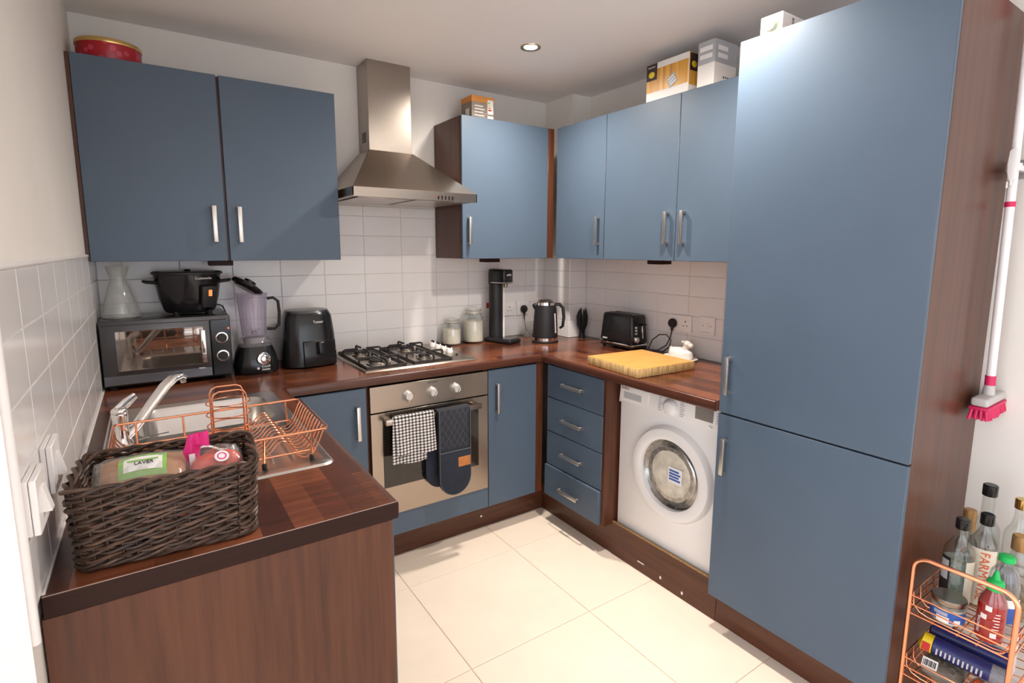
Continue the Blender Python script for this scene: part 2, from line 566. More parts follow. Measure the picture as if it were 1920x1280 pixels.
# floor tiles, each one a piece of the floor
FT = .55
_ft = None
for i in range(-3, 6):
    for j in range(-1, 15):
        x0, y1 = 1.02+(i-1)*FT, -.24-(j-1)*FT
        x1, y0 = x0+FT, y1-FT
        x0c, x1c, y0c, y1c = max(x0, -1.6), min(x1, W), max(y0, -8.0), min(y1, 0)
        if x1c-x0c < .03 or y1c-y0c < .03:
            continue
        full = abs((x1c-x0c)-FT) < 1e-4 and abs((y1c-y0c)-FT) < 1e-4
        g = .0012
        if full and _ft:
            o = bpy.data.objects.new('floor_tile', _ft)
            o.location = (x0, y0, 0)
            COL.objects.link(o)
        else:
            m_ = MB().box((g, g, -.012), (x1c-x0c-g, y1c-y0c-g, 0), .0012, 1).mesh('floor_tile', 'floor_tile', False)
            if full:
                _ft = m_
            o = bpy.data.objects.new('floor_tile', m_)
            o.location = (x0c, y0c, 0)
            COL.objects.link(o)
        o.parent = floor

# wall tiles: 100 x 200 glazed tiles, pieces of their wall
TW, TH, TT, TG = .2096, .1017, .006, .0012
_tile_cache = {}
def wall_tile(parent, axis, u0, u1, z0, z1, plane):
    w_, h_ = round(abs(u1-u0), 4), round(z1-z0, 4)
    if w_ < .012 or h_ < .012:
        return
    key = (axis, w_, h_)
    if key not in _tile_cache:
        mb = MB()
        if axis == 'x':      # lies on a wall facing -y
            mb.box((TG, -TT, TG), (w_-TG, .002, h_-TG), .0012, 1)
        elif axis == 'y+':   # wall facing +x
            mb.box((-.002, -w_+TG, TG), (TT, -TG, h_-TG), .0012, 1)
        else:                # wall facing -x
            mb.box((-TT, -w_+TG, TG), (.002, -TG, h_-TG), .0012, 1)
        _tile_cache[key] = mb.mesh('tile', 'tile', False)
    o = bpy.data.objects.new('tile', _tile_cache[key])
    COL.objects.link(o)
    o.location = (u0, plane, z0) if axis == 'x' else (plane, u0, z0)
    o.parent = parent

rows = [WT, 1.0195, 1.1212, 1.2229, 1.3246, 1.4240]
def cols(start, a, b):
    xs, x = [a], start
    while x > a+TW: x -= TW
    while x < b-1e-4:
        if x > a+1e-4: xs.append(x)
        x += TW
    return xs+[b]
cx_ = cols(.7215, .007, BX-.001)
for i in range(len(cx_)-1):
    for j in range(5):
        wall_tile(wall_back, 'x', cx_[i], cx_[i+1], rows[j], rows[j+1], 0)
for i in range(len(cx_)-1):          # extra rows under the hood
    a, b = max(cx_[i], .9255), min(cx_[i+1], 1.5585)
    for z0, z1 in ((1.4240, 1.5257), (1.5257, 1.6274), (1.6274, 1.6800)):
        if b > a: wall_tile(wall_back, 'x', a, b, z0, z1, 0)
cy_ = [0, -.125, -.34, -.5555, -.771, -.9865, -1.2020, -1.4175, -1.6330, -1.800]
for i in range(len(cy_)-1):
    for j in range(5):
        wall_tile(wall_left, 'y+', cy_[i], cy_[i+1], rows[j], rows[j+1], 0)
cr_ = [BY-.001, -.428, -.6370, -.8450, -1.0500, -1.2570, -1.4640, -1.6585]
for i in range(len(cr_)-1):
    for j in range(5):
        wall_tile(wall_right, 'y-', cr_[i], cr_[i+1], rows[j], rows[j+1], W)
for j in range(5):
    wall_tile(corner, 'x', BX-.0005, W-.007, rows[j], rows[j+1], BY)
    wall_tile(corner, 'y-', -.007, BY-.006, rows[j], rows[j+1], BX)
# grout beds behind the tiles and the white edge trims
def bed(name, a, b, par):
    box(name, a, b, 'grout', par)
bed('grout_bed', (.001, -.0042, WT), (BX, .001, 1.4245), wall_back)
bed('grout_bed', (.9255, -.0042, 1.4245), (1.5585, .001, 1.68), wall_back)
bed('grout_bed', (-.001, -1.800, WT), (.0042, 0, 1.4245), wall_left)
bed('grout_bed', (W-.0042, -1.6585, WT), (W+.001, BY, 1.4245), wall_right)
t1 = struct(MB().tube([(.0035, -.005, 1.4285), (.0035, -1.806, 1.4285)], .0055, 10).build('trim_1', 'white'))
t2 = struct(MB().tube([(.001, -1.809, WT-.045), (.001, -1.809, 1.431)], .0085, 10).build('trim_2', 'white'))

# sealant bead along the worktop at the left wall
t3 = struct(MB().tube([(.0085, -.02, WT+.0012), (.0085, -1.755, WT+.0012)], .0028, 6).build('trim_3', 'white'))

# ------------------------------------------------------------------ bar handles
def bar_handle(parent, p0, p1, out, name='handle'):
    """flat bar from p0 to p1 (its centre line on the door face), standing off along out"""
    p0, p1, out = Vector(p0), Vector(p1), Vector(out).normalized()
    d = (p1-p0).normalized()
    s = d.cross(out).normalized()
    L = (p1-p0).length
    R = Matrix(((d.x, s.x, out.x, p0.x), (d.y, s.y, out.y, p0.y), (d.z, s.z, out.z, p0.z), (0, 0, 0, 1)))
    mb = MB()
    mb.box((0, -.008, .019), (L, .008, .028), .0015, 2, R)
    for a in (0.0, L-.012):
        mb.box((a, -.008, .0), (a+.012, .008, .0235), .0012, 1, R)
    return mb.build(name, 'handle', parent)

def door(parent, a, b, handle=None, out=(0, -1, 0), name='door'):
    d = box(name, a, b, 'blue', parent, .0015, 1)
    if handle:
        bar_handle(d, handle[0], handle[1], out)
    return d

# ------------------------------------------------------------------ wall cabinets
def wall_cabinet(label, x0, x1, dx0, dx1, handle, block=None):
    t = thing('wall_cabinet', label, 'cabinet', (x0, -.008, ZB), group='blue wall cabinets')
    mb = MB()
    y0, y1 = -.300, -.008
    mb.box((x0, y0, ZB+.001), (x0+.016, y1, ZT-.001)).box((x1-.016, y0, ZB+.001), (x1, y1, ZT-.001))
    mb.box((x0+.016, y0, ZT-.017), (x1-.016, y1, ZT-.001)).box((x0+.016, -.012, ZB+.017), (x1-.016, y1, ZT-.017))
    mb.build('body', 'walnut', t, False)
    box('underside', (x0+.016, y0, ZB+.001), (x1-.016, y1, ZB+.017), 'carcass', t)
    door(t, (dx0, -.319, ZB), (dx1, -.301, ZT), handle)
    if block:
        box('underside_block', (block-.045, -.24, ZB-.022), (block+.045, -.16, ZB+.0005), 'wt_edge', t, .002, 1)
    return t
wall_cabinet('blue wall cabinet above the mini oven, red tin on top', .004, .4665, .0133, .4628, ((.4225, -.319, 1.483), (.4225, -.319, 1.627)), .445)
wall_cabinet('blue wall cabinet between the red tin cabinet and the steel hood', .4668, .9245, .4719, .9248, ((.5145, -.319, 1.482), (.5145, -.319, 1.626)))
wall_cabinet('blue wall cabinet with walnut side, right beside the steel hood', 1.5596, 2.1185, 1.5620, 2.1187, ((1.598, -.319, 1.481), (1.598, -.319, 1.624)), 1.80)
tag(box('filler_strip', (.0004, -.3160, ZB+.001), (.0124, -.3015, ZT-.001), 'walnut', None, .0008, 1), 'thin greyish brown filler strip between the left wall and the wall cabinet', 'filler strip')
tag(box('corner_post', (2.1192, -.319, ZB), (2.1620, -.302, ZT), 'walnut', None, .001, 1), 'narrow reddish walnut filler post between the wall cabinets in the corner', 'filler post')

def wall_cabinet_r(label, y0, y1, hy, block=None):
    t = thing('wall_cabinet', label, 'cabinet', (W-.008, (y0+y1)/2, ZB), group='blue wall cabinets')
    mb = MB()
    x0, x1 = W-.299, W-.008
    mb.box((x0, y0-.001, ZB+.001), (x1, y0-.017, ZT-.001)).box((x0, y1+.001, ZB+.001), (x1, y1+.017, ZT-.001))
    mb.box((x0, y0-.017, ZT-.017), (x1, y1+.017, ZT-.001)).box((x1-.006, y0-.017, ZB+.017), (x1, y1+.017, ZT-.017))
    mb.build('body', 'walnut', t, False)
    box('underside', (x0, y0-.017, ZB+.001), (x1, y1+.017, ZB+.017), 'carcass', t)
    xf = W-.318
    door(t, (xf, y0-.0015, ZB), (xf+.018, y1+.0015, ZT), ((xf, hy, 1.481), (xf, hy, 1.627)), (-1, 0, 0))
    if block:
        box('underside_block', (W-.20, block-.045, ZB-.022), (W-.12, block+.045, ZB+.0005), 'wt_edge', t, .002, 1)
    return t
wall_cabinet_r('narrow blue wall cabinet in the corner, next to the reddish post', -.3427, -.742, -.700)
wall_cabinet_r('blue wall cabinet under the gold striped box', -.742, -1.2002, -1.155, -.98)
wall_cabinet_r('blue wall cabinet under the grey and white box, beside the tall unit', -1.2002, -1.6560, -1.246)

# ------------------------------------------------------------------ cooker hood
t = thing('cooker_hood', 'stainless steel chimney cooker hood above the gas hob', 'cooker hood', (1.25, -.01, 1.6834))
hx0, hx1, hy, hz0, hz1 = .9408, 1.5580, -.4763, 1.6834, 1.7241
mb = MB()
mb.box((hx0, hy, hz0+.004), (hx0+.004, -.003, hz1)).box((hx1-.004, hy, hz0+.004), (hx1, -.003, hz1)).box((hx0, hy, hz0), (hx1, hy+.004, hz1))
mb.build('rim_band', 'steel_h', t, False)
MB().frustum((hx0, hy), (hx1, -.003), (1.1300, -.158), (1.3650, -.003), hz1, 1.9413, .0012, 1).build('canopy', 'steel_h', t, False)
ch = box('chimney', (1.1351, -.1537, 1.9413), (1.3600, -.003, H-.0005), 'steel', t, .0012, 1)
for k in range(6):
    box('vent_slot', (1.1343, -.115+.0, 1.985+k*.0085), (1.1355, -.055, 1.989+k*.0085), 'dark', ch)
box('base_panel', (hx0+.005, hy+.005, hz0+.006), (hx1-.005, -.004, hz0+.010), 'steel', t)
for x0 in (.985, 1.262):
    f = box('grease_filter', (x0, -.41, hz0+.001), (x0+.250, -.08, hz0+.006), 'handle', t, .001, 1)
for x0 in (1.005, 1.455):
    MB().lathe([(.020, 0), (.026, .002)], (x0+.02, -.442, hz0+.003), 16).build('lamp_lens', 'white', t)
for k in range(5):
    MB().box((1.345+k*.0185, hy-.0012, hz0+.006), (1.352+k*.0185, hy+.0005, hz0+.024), .0008, 1).build('button', 'black', t)
M_h = MB().box((1.328, hy-.001, hz0+.016), (1.333, hy+.0005, hz0+.021)).build('indicator', 'red', t)

# ------------------------------------------------------------------ base units
def base_unit(name, label, cat, a, b, group=None):
    """open-topped carcass between corners a and b"""
    t = thing(name, label, cat, ((a[0]+b[0])/2, (a[1]+b[1])/2, a[2]), group=group)
    mb = MB()
    x0, y0, z0 = a
    x1, y1, z1 = b
    mb.box((x0, y0, z0), (x0+.016, y1, z1)).box((x1-.016, y0, z0), (x1, y1, z1)).box((x0+.016, y0, z0), (x1-.016, y1, z0+.016)).box((x0+.016, y1-.008, z0+.016), (x1-.016, y1, z1))
    mb.build('body', 'walnut', t, False)
    return t
BT = WB-.001
YF = -.6036
g_base = 'blue base cabinets'
t = base_unit('base_cabinet', 'blue base cabinet in the corner between sink and oven', 'cabinet', (.612, -.585, .150), (.926, -.012, BT), g_base)
door(t, (.622, YF, .1504), (.9245, YF+.018, .8639), ((.882, YF, .641), (.882, YF, .790)))
t = base_unit('oven_housing', 'walnut housing around the oven with a blue panel below it', 'cabinet', (.9275, -.585, .150), (1.5405, -.012, BT), g_base)
box('lower_panel', (.930, YF, .1504), (1.5395, YF+.018, .2555), 'blue', t, .0015, 1)
t = base_unit('base_cabinet', 'blue base cabinet between the oven and the corner post', 'cabinet', (1.5420, -.585, .150), (1.8370, -.012, BT), g_base)
door(t, (1.5430, YF, .1504), (1.8384, YF+.018, .8639), ((1.590, YF, .642), (1.590, YF, .795)))
tag(box('corner_post', (1.8392, YF+.002, .150), (1.8830, -.586, BT), 'walnut', None, .001, 1), 'reddish walnut filler post between the base cabinets in the corner', 'filler post')

# drawers
t = thing('drawer_unit', 'blue four drawer unit between the corner post and the washing machine', 'drawers', (2.17, -.85, .15), group=g_base)
mb = MB()
mb.box((1.905, -.6390, .150), (W-.012, -.655, BT)).box((1.905, -1.046, .150), (W-.012, -1.0600, BT)).box((1.905, -.655, .150), (W-.012, -1.046, .166)).box((W-.02, -.655, .166), (W-.012, -1.046, BT))
mb.build('body', 'walnut', t, False)
XD = 1.8847
zz = [.8639, .690, .5065, .322, .1504]
for k in range(4):
    out = .013 if k == 3 else 0
    d = box('drawer_front', (XD-out, -.6410, zz[k+1]+.0025), (XD+.018-out, -1.0600, zz[k]-.0015), 'blue', t, .0015, 1)
    zc = [.781, .594, .414, .228][k]
    bar_handle(d, (XD-out, -.776, zc), (XD-out, -.927, zc), (-1, 0, 0))
tag(box('end_panel', (XD+.001, -1.0620, .150), (W-.012, -1.0800, BT), 'walnut', None, .001, 1), 'walnut end panel between the drawers and the washing machine', 'panel')

# plinths
t = thing('plinth', 'walnut plinth running along the floor under the cabinets', 'plinth', (1.95, -.53, 0))
box('back_board', (.600, -.5224, .001), (1.9462, -.5064, .149), 'walnut_h', t)
rb = box('right_board', (1.9462, -.5224, .001), (1.9622, -2.2415, .149), 'walnut_h', t)
box('front_board', (1.9440, -1.081, .001), (1.9600, -1.6590, .163), 'walnut_h', t)
box('raw_edge', (1.9440, -1.081, .1632), (1.9600, -1.6590, .1652), 'chip', t)
for (x, y, z, a) in ((1.9425, -1.385, .030, 0), (1.9425, -1.255, .045, 1), (1.9425, -1.50, .022, 0)):
    MB().box((x, y-.03*a-.004, z), (x+.002, y+.004, z+.004+.008*(1-a))).build('screw_cover' if not a else 'scuff', 'white', t)
MB().lathe([(.006, 0), (.004, .003)], Mx=facing((1.545, -.5224, .062), (0, -1, 0)), seg=12).build('screw_cover', 'white', t)

# left run under the sink
t = base_unit('sink_cabinet', 'blue sink base cabinet under the left worktop', 'cabinet', (.012, -1.7400, .150), (.580, -.640, WB-.22), g_base)
for k in range(2):
    ya, yb = -.662-k*.538, -1.196-k*.538
    door(t, (.582, ya, .1504), (.600, yb, .8639), ((.600, yb+.045 if k == 0 else ya-.045, .642), (.600, yb+.045 if k == 0 else ya-.045, .79)), (1, 0, 0))
box('plinth_board', (.520, -1.740, .001), (.536, -.530, .149), 'walnut_h', t)
tag(box('end_panel', (.003, -1.7590, .001), (.5880, -1.7410, WB-.001), 'walnut', None, .001, 1), 'large walnut end panel below the worktop with the wicker basket', 'panel')

# ------------------------------------------------------------------ worktop
SX0, SX1, SY0, SY1 = .075, .522, -1.448, -.655     # sink cut-out
def rounded_slab(poly, name, mt, par):
    o = MB().prism(poly, WB, WT, 'z').build(name, mt, par, False)
    return o
t = thing('worktop', 'dark walnut effect laminate worktop running around three walls', 'worktop', (1.2, -.3, WB))
YB0, XR = -.6162, W-.6172
def front_edge(p0, p1, inward, par):
    """postformed rounded nose along p0-p1"""
    p0, p1, n = Vector(p0), Vector(p1), Vector(inward)
    prof = [(0.0, .006), (.002, .002), (.006, 0), (.014, 0), (.014, WTH), (.006, WTH), (.002, WTH-.002), (0, WTH-.006)]
    bm = bmesh.new()
    A = [bm.verts.new(p0+n*u+Vector((0, 0, v))) for u, v in prof]
    B = [bm.verts.new(p1+n*u+Vector((0, 0, v))) for u, v in prof]
    k = len(prof)
    bm.faces.new(A); bm.faces.new(B[::-1])
    for i in range(k):
        j = (i+1) % k
        bm.faces.new((A[i], B[i], B[j], A[j]))
    bmesh.ops.recalc_face_normals(bm, faces=bm.faces)
    mb = MB(); mb._add(bm)
    return mb.build('front_edge', 'wt_edge2', par)
M['wt_edge2'] = mat('worktop_front_edge', (.075, .024, .0135), .28, var=.2, vscale=14, stretch=(1, 1, 9))
# back run
s1 = MB().box((.001, YB0+.014, WB), (W-.001, -.007, WT)).build('back_section', 'wt_x', t, False)
front_edge((.6031, YB0, WB), (XR, YB0, WB), (0, 1, 0), s1)
# right run
s2 = MB().box((XR+.014, -1.6580, WB), (W-.007, YB0+.0135, WT)).build('right_section', 'wt_y', t, False)
front_edge((XR, YB0, WB), (XR, -1.6580, WB), (1, 0, 0), s2)
# left run with the sink cut-out
XL, YL = .6031, -1.7615
mb = MB()
mb.box((.007, YL+.0015, WB), (SX0, YB0+.0135, WT)).box((SX1, YL+.0015, WB), (XL-.014, YB0+.0135, WT)).box((SX0, YL+.0015, WB), (SX1, SY0, WT)).box((SX0, SY1, WB), (SX1, YB0+.0135, WT))
s3 = mb.build('left_section', 'wt_y', t, False)
front_edge((XL, YL+.0015, WB), (XL, YB0, WB), (-1, 0, 0), s3)
box('end_strip', (.007, YL, WB+.0005), (XL-.002, YL+.0015, WT-.0008), 'wt_edge', s3)
box('joint_line', (.007, YL-.0002, WT-.0008), (XL-.004, YL+.0015, WT+.0002), 'pale_edge', s3)

# ------------------------------------------------------------------ sink
RX0, RX1, RY0, RY1 = .045, .550, -1.475, -.628
t = thing('sink', 'stainless steel inset sink with drainer beside the wall', 'sink', (.3, -1.05, WT))
zr = WT+.0005
bxo = (.125, -1.005, .500, -.680)       # bowl opening
dro = (.110, -1.440, .515, -1.055)      # drainer recess
mb = MB()
def rim_with_holes():
    """rim plate with a rounded bowl opening and a shallow drainer"""
    bm = bmesh.new()
    outer = rrect(RX0, RY0, RX1, RY1, .03, 6)
    def loop(pts, z): return [bm.verts.new((x, y, z)) for x, y in pts]
    A = loop(outer, zr)
    B = loop(rrect(RX0+.006, RY0+.006, RX1-.006, RY1-.006, .026, 6), zr+.005)
    n = len(A)
    for i in range(n):
        j = (i+1) % n
        bm.faces.new((A[i], A[j], B[j], B[i]))
    hole1 = loop(rrect(*bxo[:2], *bxo[2:], .06, 6), zr+.004)
    hole2 = loop(rrect(*dro[:2], *dro[2:], .03, 6), zr+.004)
    edges = []
    for L in (B, hole1, hole2):
        for i in range(len(L)):
            e = bm.edges.get((L[i], L[(i+1) % len(L)])) or bm.edges.new((L[i], L[(i+1) % len(L)]))
            edges.append(e)
    bmesh.ops.triangle_fill(bm, use_beauty=True, edges=edges)
    def wall(L, rings):
        prev = L
        for pts, z in rings:
            cur = loop(pts, z)
            for i in range(len(cur)):
                j = (i+1) % len(cur)
                bm.faces.new((prev[i], prev[j], cur[j], cur[i]))
            prev = cur
        bm.faces.new(prev)
    wall(hole1, [(rrect(bxo[0]+.006, bxo[1]+.006, bxo[2]-.006, bxo[3]-.006, .056, 6), zr-.006),
                 (rrect(bxo[0]+.014, bxo[1]+.014, bxo[2]-.014, bxo[3]-.014, .052, 6), zr-.13),
                 (rrect(bxo[0]+.035, bxo[1]+.035, bxo[2]-.035, bxo[3]-.035, .04, 6), zr-.155)])
    wall(hole2, [(rrect(dro[0]+.006, dro[1]+.006, dro[2]-.006, dro[3]-.006, .026, 6), zr-.001)])
    bmesh.ops.recalc_face_normals(bm, faces=bm.faces)
    for f in bm.faces:
        pass
    return bm
mb._add(rim_with_holes())
mb.build('basin', 'sink', t)
for k in range(7):                      # drainer ribs
    x = .165+k*.050
    MB().tube([(x, -1.395, zr-.003), (x, -1.37, zr-.0012), (x, -1.15, zr-.0012), (x, -1.125, zr-.003)], [.002, .006, .006, .002], 8, flat=1).build('drainer_rib', 'sink', t)
MB().lathe([(.040, 0), (.038, .003), (.02, .001)], ((bxo[0]+bxo[2])/2, (bxo[1]+bxo[3])/2, zr-.154), 20).build('waste_ring', 'chrome', t)

# ------------------------------------------------------------------ mixer tap
t = thing('mixer_tap', 'chrome mixer tap with long slanted spout at the sink', 'tap', (.090, -1.030, zr+.004))
ZR = zr+.0045
MB().lathe([(.027, 0), (.027, .006), (.021, .016), (.0185, .06), (.019, .078), (.020, .086), (.016, .096)], (.090, -1.030, ZR), 24).build('body', 'chrome', t)
def spout(u, v):
    p0, p1, p2 = Vector((.108, -1.026, ZR+.022)), Vector((.205, -.965, ZR+.150)), Vector((.240, -.945, ZR+.158))
    return p0.lerp(p1, u)
sp = [Vector((.098, -1.030, ZR+.020)), Vector((.125, -1.013, ZR+.045)), Vector((.165, -.989, ZR+.096)), Vector((.200, -.968, ZR+.138)), Vector((.222, -.955, ZR+.157)), Vector((.240, -.944, ZR+.160)), Vector((.250, -.938, ZR+.152))]
MB().tube(sp, [.011, .012, .013, .0135, .0135, .013, .011], 14, flat=1.45).build('spout', 'chrome', t)
MB().cyl((.247, -.940, ZR+.155), (.250, -.938, ZR+.138), .009, .0085).build('nozzle', 'chrome', t)
lv = MB()
lv.ball((.090, -1.030, ZR+.096), (.0205, .0205, .014), 18)
lv.tube([(.086, -1.034, ZR+.100), (.106, -1.018, ZR+.113), (.128, -1.000, ZR+.128)], [.014, .016, .011], 10, flat=.5)
lv.build('lever', 'chrome', t)
# plug chain
MB().tube([(.125, -1.010, ZR+.001), (.17, -.985, ZR+.001), (.20, -.955, ZR-.006)], .0016, 6).build('chain', 'chrome', t)

# ------------------------------------------------------------------ built-in oven
t = thing('built_in_oven', 'stainless steel built-in oven with three white knobs', 'oven', (1.236, -.3, .2577))
ox0, ox1, oy = .9380, 1.5335, -.6120
MB().box((.95, -.598, .262), (1.52, -.06, .862)).build('body', 'dark', t, False)
box('control_panel', (ox0, oy, .7475), (ox1, -.598, .8639), 'steel_h', t, .001, 1)
od = box('door', (ox0, oy, .2590), (ox1, -.598, .7420), 'steel_h', t, .001, 1)
gl = box('door_glass', (.990, oy-.0015, .392), (1.4790, oy+.002, .708), 'oven_glass', od, .001, 1)
box('inner_window', (1.055, oy-.0022, .425), (1.40, oy-.0012, .60), 'laundry', gl)
M['inner'] = mat('clear_inner_window', (.022, .017, .014), .05, spec=.7, var=.1, vscale=4)
bpy.data.objects['inner_window'].data.materials[0] = M['inner']
hb = MB().box((.988, -.664, .697), (1.470, -.648, .723), .003, 2)
for x in (.995, 1.437):
    hb.box((x, -.652, .700), (x+.028, oy+.001, .720), .003, 2)
hb.build('door_handle', 'steel_h', od)
for k, x in enumerate((1.110, 1.231, 1.353)):
    kb = MB().lathe([(.024, 0), (.022, .006), (.0175, .024), (.016, .027)], Mx=facing((x, oy, .805), (0, -1, 0)), seg=20).build('knob', 'knob', t)
    MB().box((-.0025, -.016, .0), (.0025, .016, .029), .001, 1, facing((x, oy, .805), (0, -1, 0), -.5) @ Matrix.Translation((.006, -.006, 0))).build('knob_grip', 'chrome', kb)
    MB().lathe([(.0275, 0), (.0265, .0015)], Mx=facing((x, oy, .805), (0, -1, 0)), seg=20).build('knob_collar', 'steel', t)
    for q in range(7):
        a = PI*(.2+1.6*q/6)-PI/2
        MB().box((x+.033*math.sin(a)-.001, oy-.0004, .805+.033*math.cos(a)-.001), (x+.033*math.sin(a)+.001, oy+.0003, .805+.033*math.cos(a)+.001)).build('dial_mark', 'ink', t)
text('brand_print', 'ZANUSSI', .0125, 'ink', facing((1.236, oy-.0003, .849), (0, -1, 0)), t)

# tea towel over the oven handle
t = thing('tea_towel', 'black and white gingham tea towel folded over the oven handle', 'tea towel', (1.12, -.66, .53))
def cloth(x0, x1, zlow, yc, wob, seed, lean=0):
    rnd = random.Random(seed)
    ph = rnd.random()*6
    def f(u, v):
        x = x0+(x1-x0)*u + lean*(1-v)
        z = zlow+(.7305-zlow)*v
        k = (1-v)
        y = yc - .0015 - wob*k*(.5+.5*math.sin(u*9+ph))*.9 - .006*k
        z += .004*math.sin(u*5+ph)*k
        if v > .93:
            y = yc + (v-.93)/.07*.006
        return (x, y, z)
    return f
MB().grid(cloth(1.022, 1.212, .552, -.6665, .010, 1, .008), 34, 26, .0028).build('front_layer', 'towel', t)
MB().grid(cloth(1.018, 1.185, .515, -.6650, .004, 4, -.012), 30, 26, .0022).build('under_layer', 'towel', t)
def backcloth(u, v):
    return (1.029+.139*u, -.6445+.003*math.sin(u*7)-.001*(1-v), .56+(.7305-.56)*v)
MB().grid(backcloth, 24, 16, .0025).build('back_layer', 'towel', t)
MB().grid(lambda u, v: (1.022+.190*u, -.6560-.0120*math.cos(PI*v), .7285+.0055*math.sin(PI*v)), 20, 8, .0022).build('top_fold', 'towel', t)

# double oven glove
t = thing('oven_glove', 'navy quilted double oven glove hanging from the oven handle', 'oven glove', (1.31, -.66, .32))
gx0, gx1 = 1.226, 1.392
def glove_poly(x0, x1, ztop, zbot, n=18):
    r = (x1-x0)/2
    return [(x0, ztop), (x1, ztop)] + [((x0+x1)/2+r*math.cos(-k*PI/n), zbot+r*1.05+r*1.05*math.sin(-k*PI/n)) for k in range(0, n+1)]
MB().prism(glove_poly(gx0, gx1, .7275, .312), -.6860, -.6700, 'y', .004).build('front_mitt', 'navy_q', t)
MB().prism(glove_poly(gx0+.002, gx1-.002, .530, .3145), -.6935, -.6855, 'y', .003).build('pocket', 'navy', t)
MB().prism(glove_poly(gx0-.045, gx1-.060, .7275, .345), -.6420, -.6310, 'y', .004).build('back_mitt', 'navy', t)
MB().grid(lambda u, v: (gx0+(gx1-gx0)*u, -.6585-.020*math.cos(PI*v), .7265+.006*math.sin(PI*v)), 10, 10, .006).build('top_fold', 'navy_q', t)
sm = MB()
for k in range(-7, 12):                 # quilting lines
    for s in (1, -1):
        pts = []
        for q in range(25):
            z = .545+.180*q/24
            x = gx0+.02+k*.030+s*(z-.545)*.62
            if gx0+.008 < x < gx1-.008:
                pts.append((x, -.6865, z))
        if len(pts) > 2:
            sm.tube(pts, .0009, 5)
sm.build('quilting', 'stitch', t)['kind'] = 'stuff'
bind = [(x, -.6905, z) for x, z in glove_poly(gx0+.003, gx1-.003, .725, .315)]
MB().tube(bind[1:]+bind[:1], .0030, 6).build('binding', 'stitch', t)
MB().tube([(gx0+.004, -.6945, .528), (gx1-.004, -.6945, .528)], .0025, 6).build('pocket_hem', 'stitch', t)
box('leather_patch', (1.322, -.6955, .447), (1.386, -.6930, .494), 'leather', t, .001, 1)

# ------------------------------------------------------------------ gas hob
t = thing('gas_hob', 'stainless steel gas hob with black iron pan supports', 'hob', (1.235, -.28, WT))
HX0, HX1, HY0, HY1 = .945, 1.525, -.535, -.035
MB().frustum((HX0, HY0), (HX1, HY1), (HX0+.012, HY0+.012), (HX1-.012, HY1-.012), WT+.0005, WT+.010, .002, 2).build('tray', 'steel_h', t)
zt_ = WT+.0102
burners = [(1.055, -.405, .050), (1.050, -.160, .036), (1.300, -.160, .042), (1.290, -.405, .032)]
for x, y, r in burners:
    b_ = MB().lathe([(r*1.15, 0), (r*1.1, .006), (r*.92, .008), (r*.9, .014), (r*.6, .015)], (x, y, zt_), 24).build('burner', 'steel', t)
    MB().lathe([(r*.86, .0), (r*.88, .004), (r*.80, .008), (r*.2, .009)], (x, y, zt_+.015), 24).build('burner_cap', 'iron', b_)
    MB().lathe([(.0035, 0), (.0035, .016), (.001, .018)], (x+r+.012, y+.012, zt_), 8).build('igniter', 'white', b_)
zs = zt_+.034
def support(x0, x1):
    """one iron grate: base frame on the tray plus raised fingers"""
    g = MB().tube([(x0, -.505, zt_+.006), (x0, -.065, zt_+.006), (x1, -.065, zt_+.006), (x1, -.505, zt_+.006)], .0055, 6, True)
    fr = g.build('pan_support', 'iron', t)
    xm = (x0+x1)/2
    for yb in (-.405, -.160):
        for dx, dy in ((1, 0), (-1, 0), (0, 1), (0, -1)):
            L0, L1 = .022, (.096 if dx else .100)
            pts = [(xm+dx*L1, yb+dy*L1, zt_+.006), (xm+dx*L1, yb+dy*L1, zs-.004), (xm+dx*(L1-.008), yb+dy*(L1-.008), zs), (xm+dx*L0, yb+dy*L0, zs)]
            MB().tube(pts, .0052, 6).build('finger', 'iron', fr)
support(.968, 1.152)
support(1.198, 1.392)
MB().tube([(1.010, -.283, zt_+.004), (1.110, -.283, zt_+.004)], .004, 6).build('support_bar', 'iron', t)
for k in range(4):
    y = -.135-k*.066
    kb = MB().lathe([(.019, 0), (.0185, .006), (.015, .022), (.0135, .024)], (1.468, y, zt_), 18).build('knob', 'white', t)
    MB().box((1.4655, y-.016, zt_+.020), (1.4705, y+.016, zt_+.036), .002, 1).build('knob_grip', 'black', kb)
MB().lathe([(.006, 0), (.006, .006)], (1.468, -.415, zt_), 10).build('ignition_button', 'black', t)

# ------------------------------------------------------------------ washing machine
t = thing('washing_machine', 'white front loading washing machine under the worktop', 'washing machine', (2.2, -1.37, 0))
wx, wy0, wy1 = 1.9680, -1.0900, -1.6530
MB().box((wx, wy0, .012), (W-.03, wy1, .7590), .006, 2).build('body', 'enamel', t)
MB().prism([(wx-.012, .7600), (W-.03, .7600), (W-.03, .8520), (wx+.004, .8520), (wx-.004, .846)], wy0, wy1, 'y', .003).build('control_panel', 'enamel', t)
for x in (2.03, 2.40):
    for y in (-1.14, -1.60):
        MB().lathe([(.02, 0), (.02, .013)], (x, y, .0002), 12).build('foot', 'black_m', t)
yc, zc, xf = -1.402, .5150, wx
F = facing((xf, yc, zc), (-1, 0, 0))
ring = MB().lathe([(.150, .012), (.152, .030), (.170, .036), (.196, .030), (.207, .012), (.207, 0), (.150, 0), (.150, .012)], seg=56, caps=False, Mx=F).build('door_ring', 'white', t)
MB().lathe([(.2085, 0), (.2085, .003), (.205, .003)], seg=48, caps=False, Mx=F).build('door_seat', 'enamel', t)
bowl = MB().lathe([(.150, .014), (.140, .016), (.120, .004), (.08, -.02), (.01, -.026)], seg=40, caps=False, Mx=F).build('door_glass', 'glass', ring)
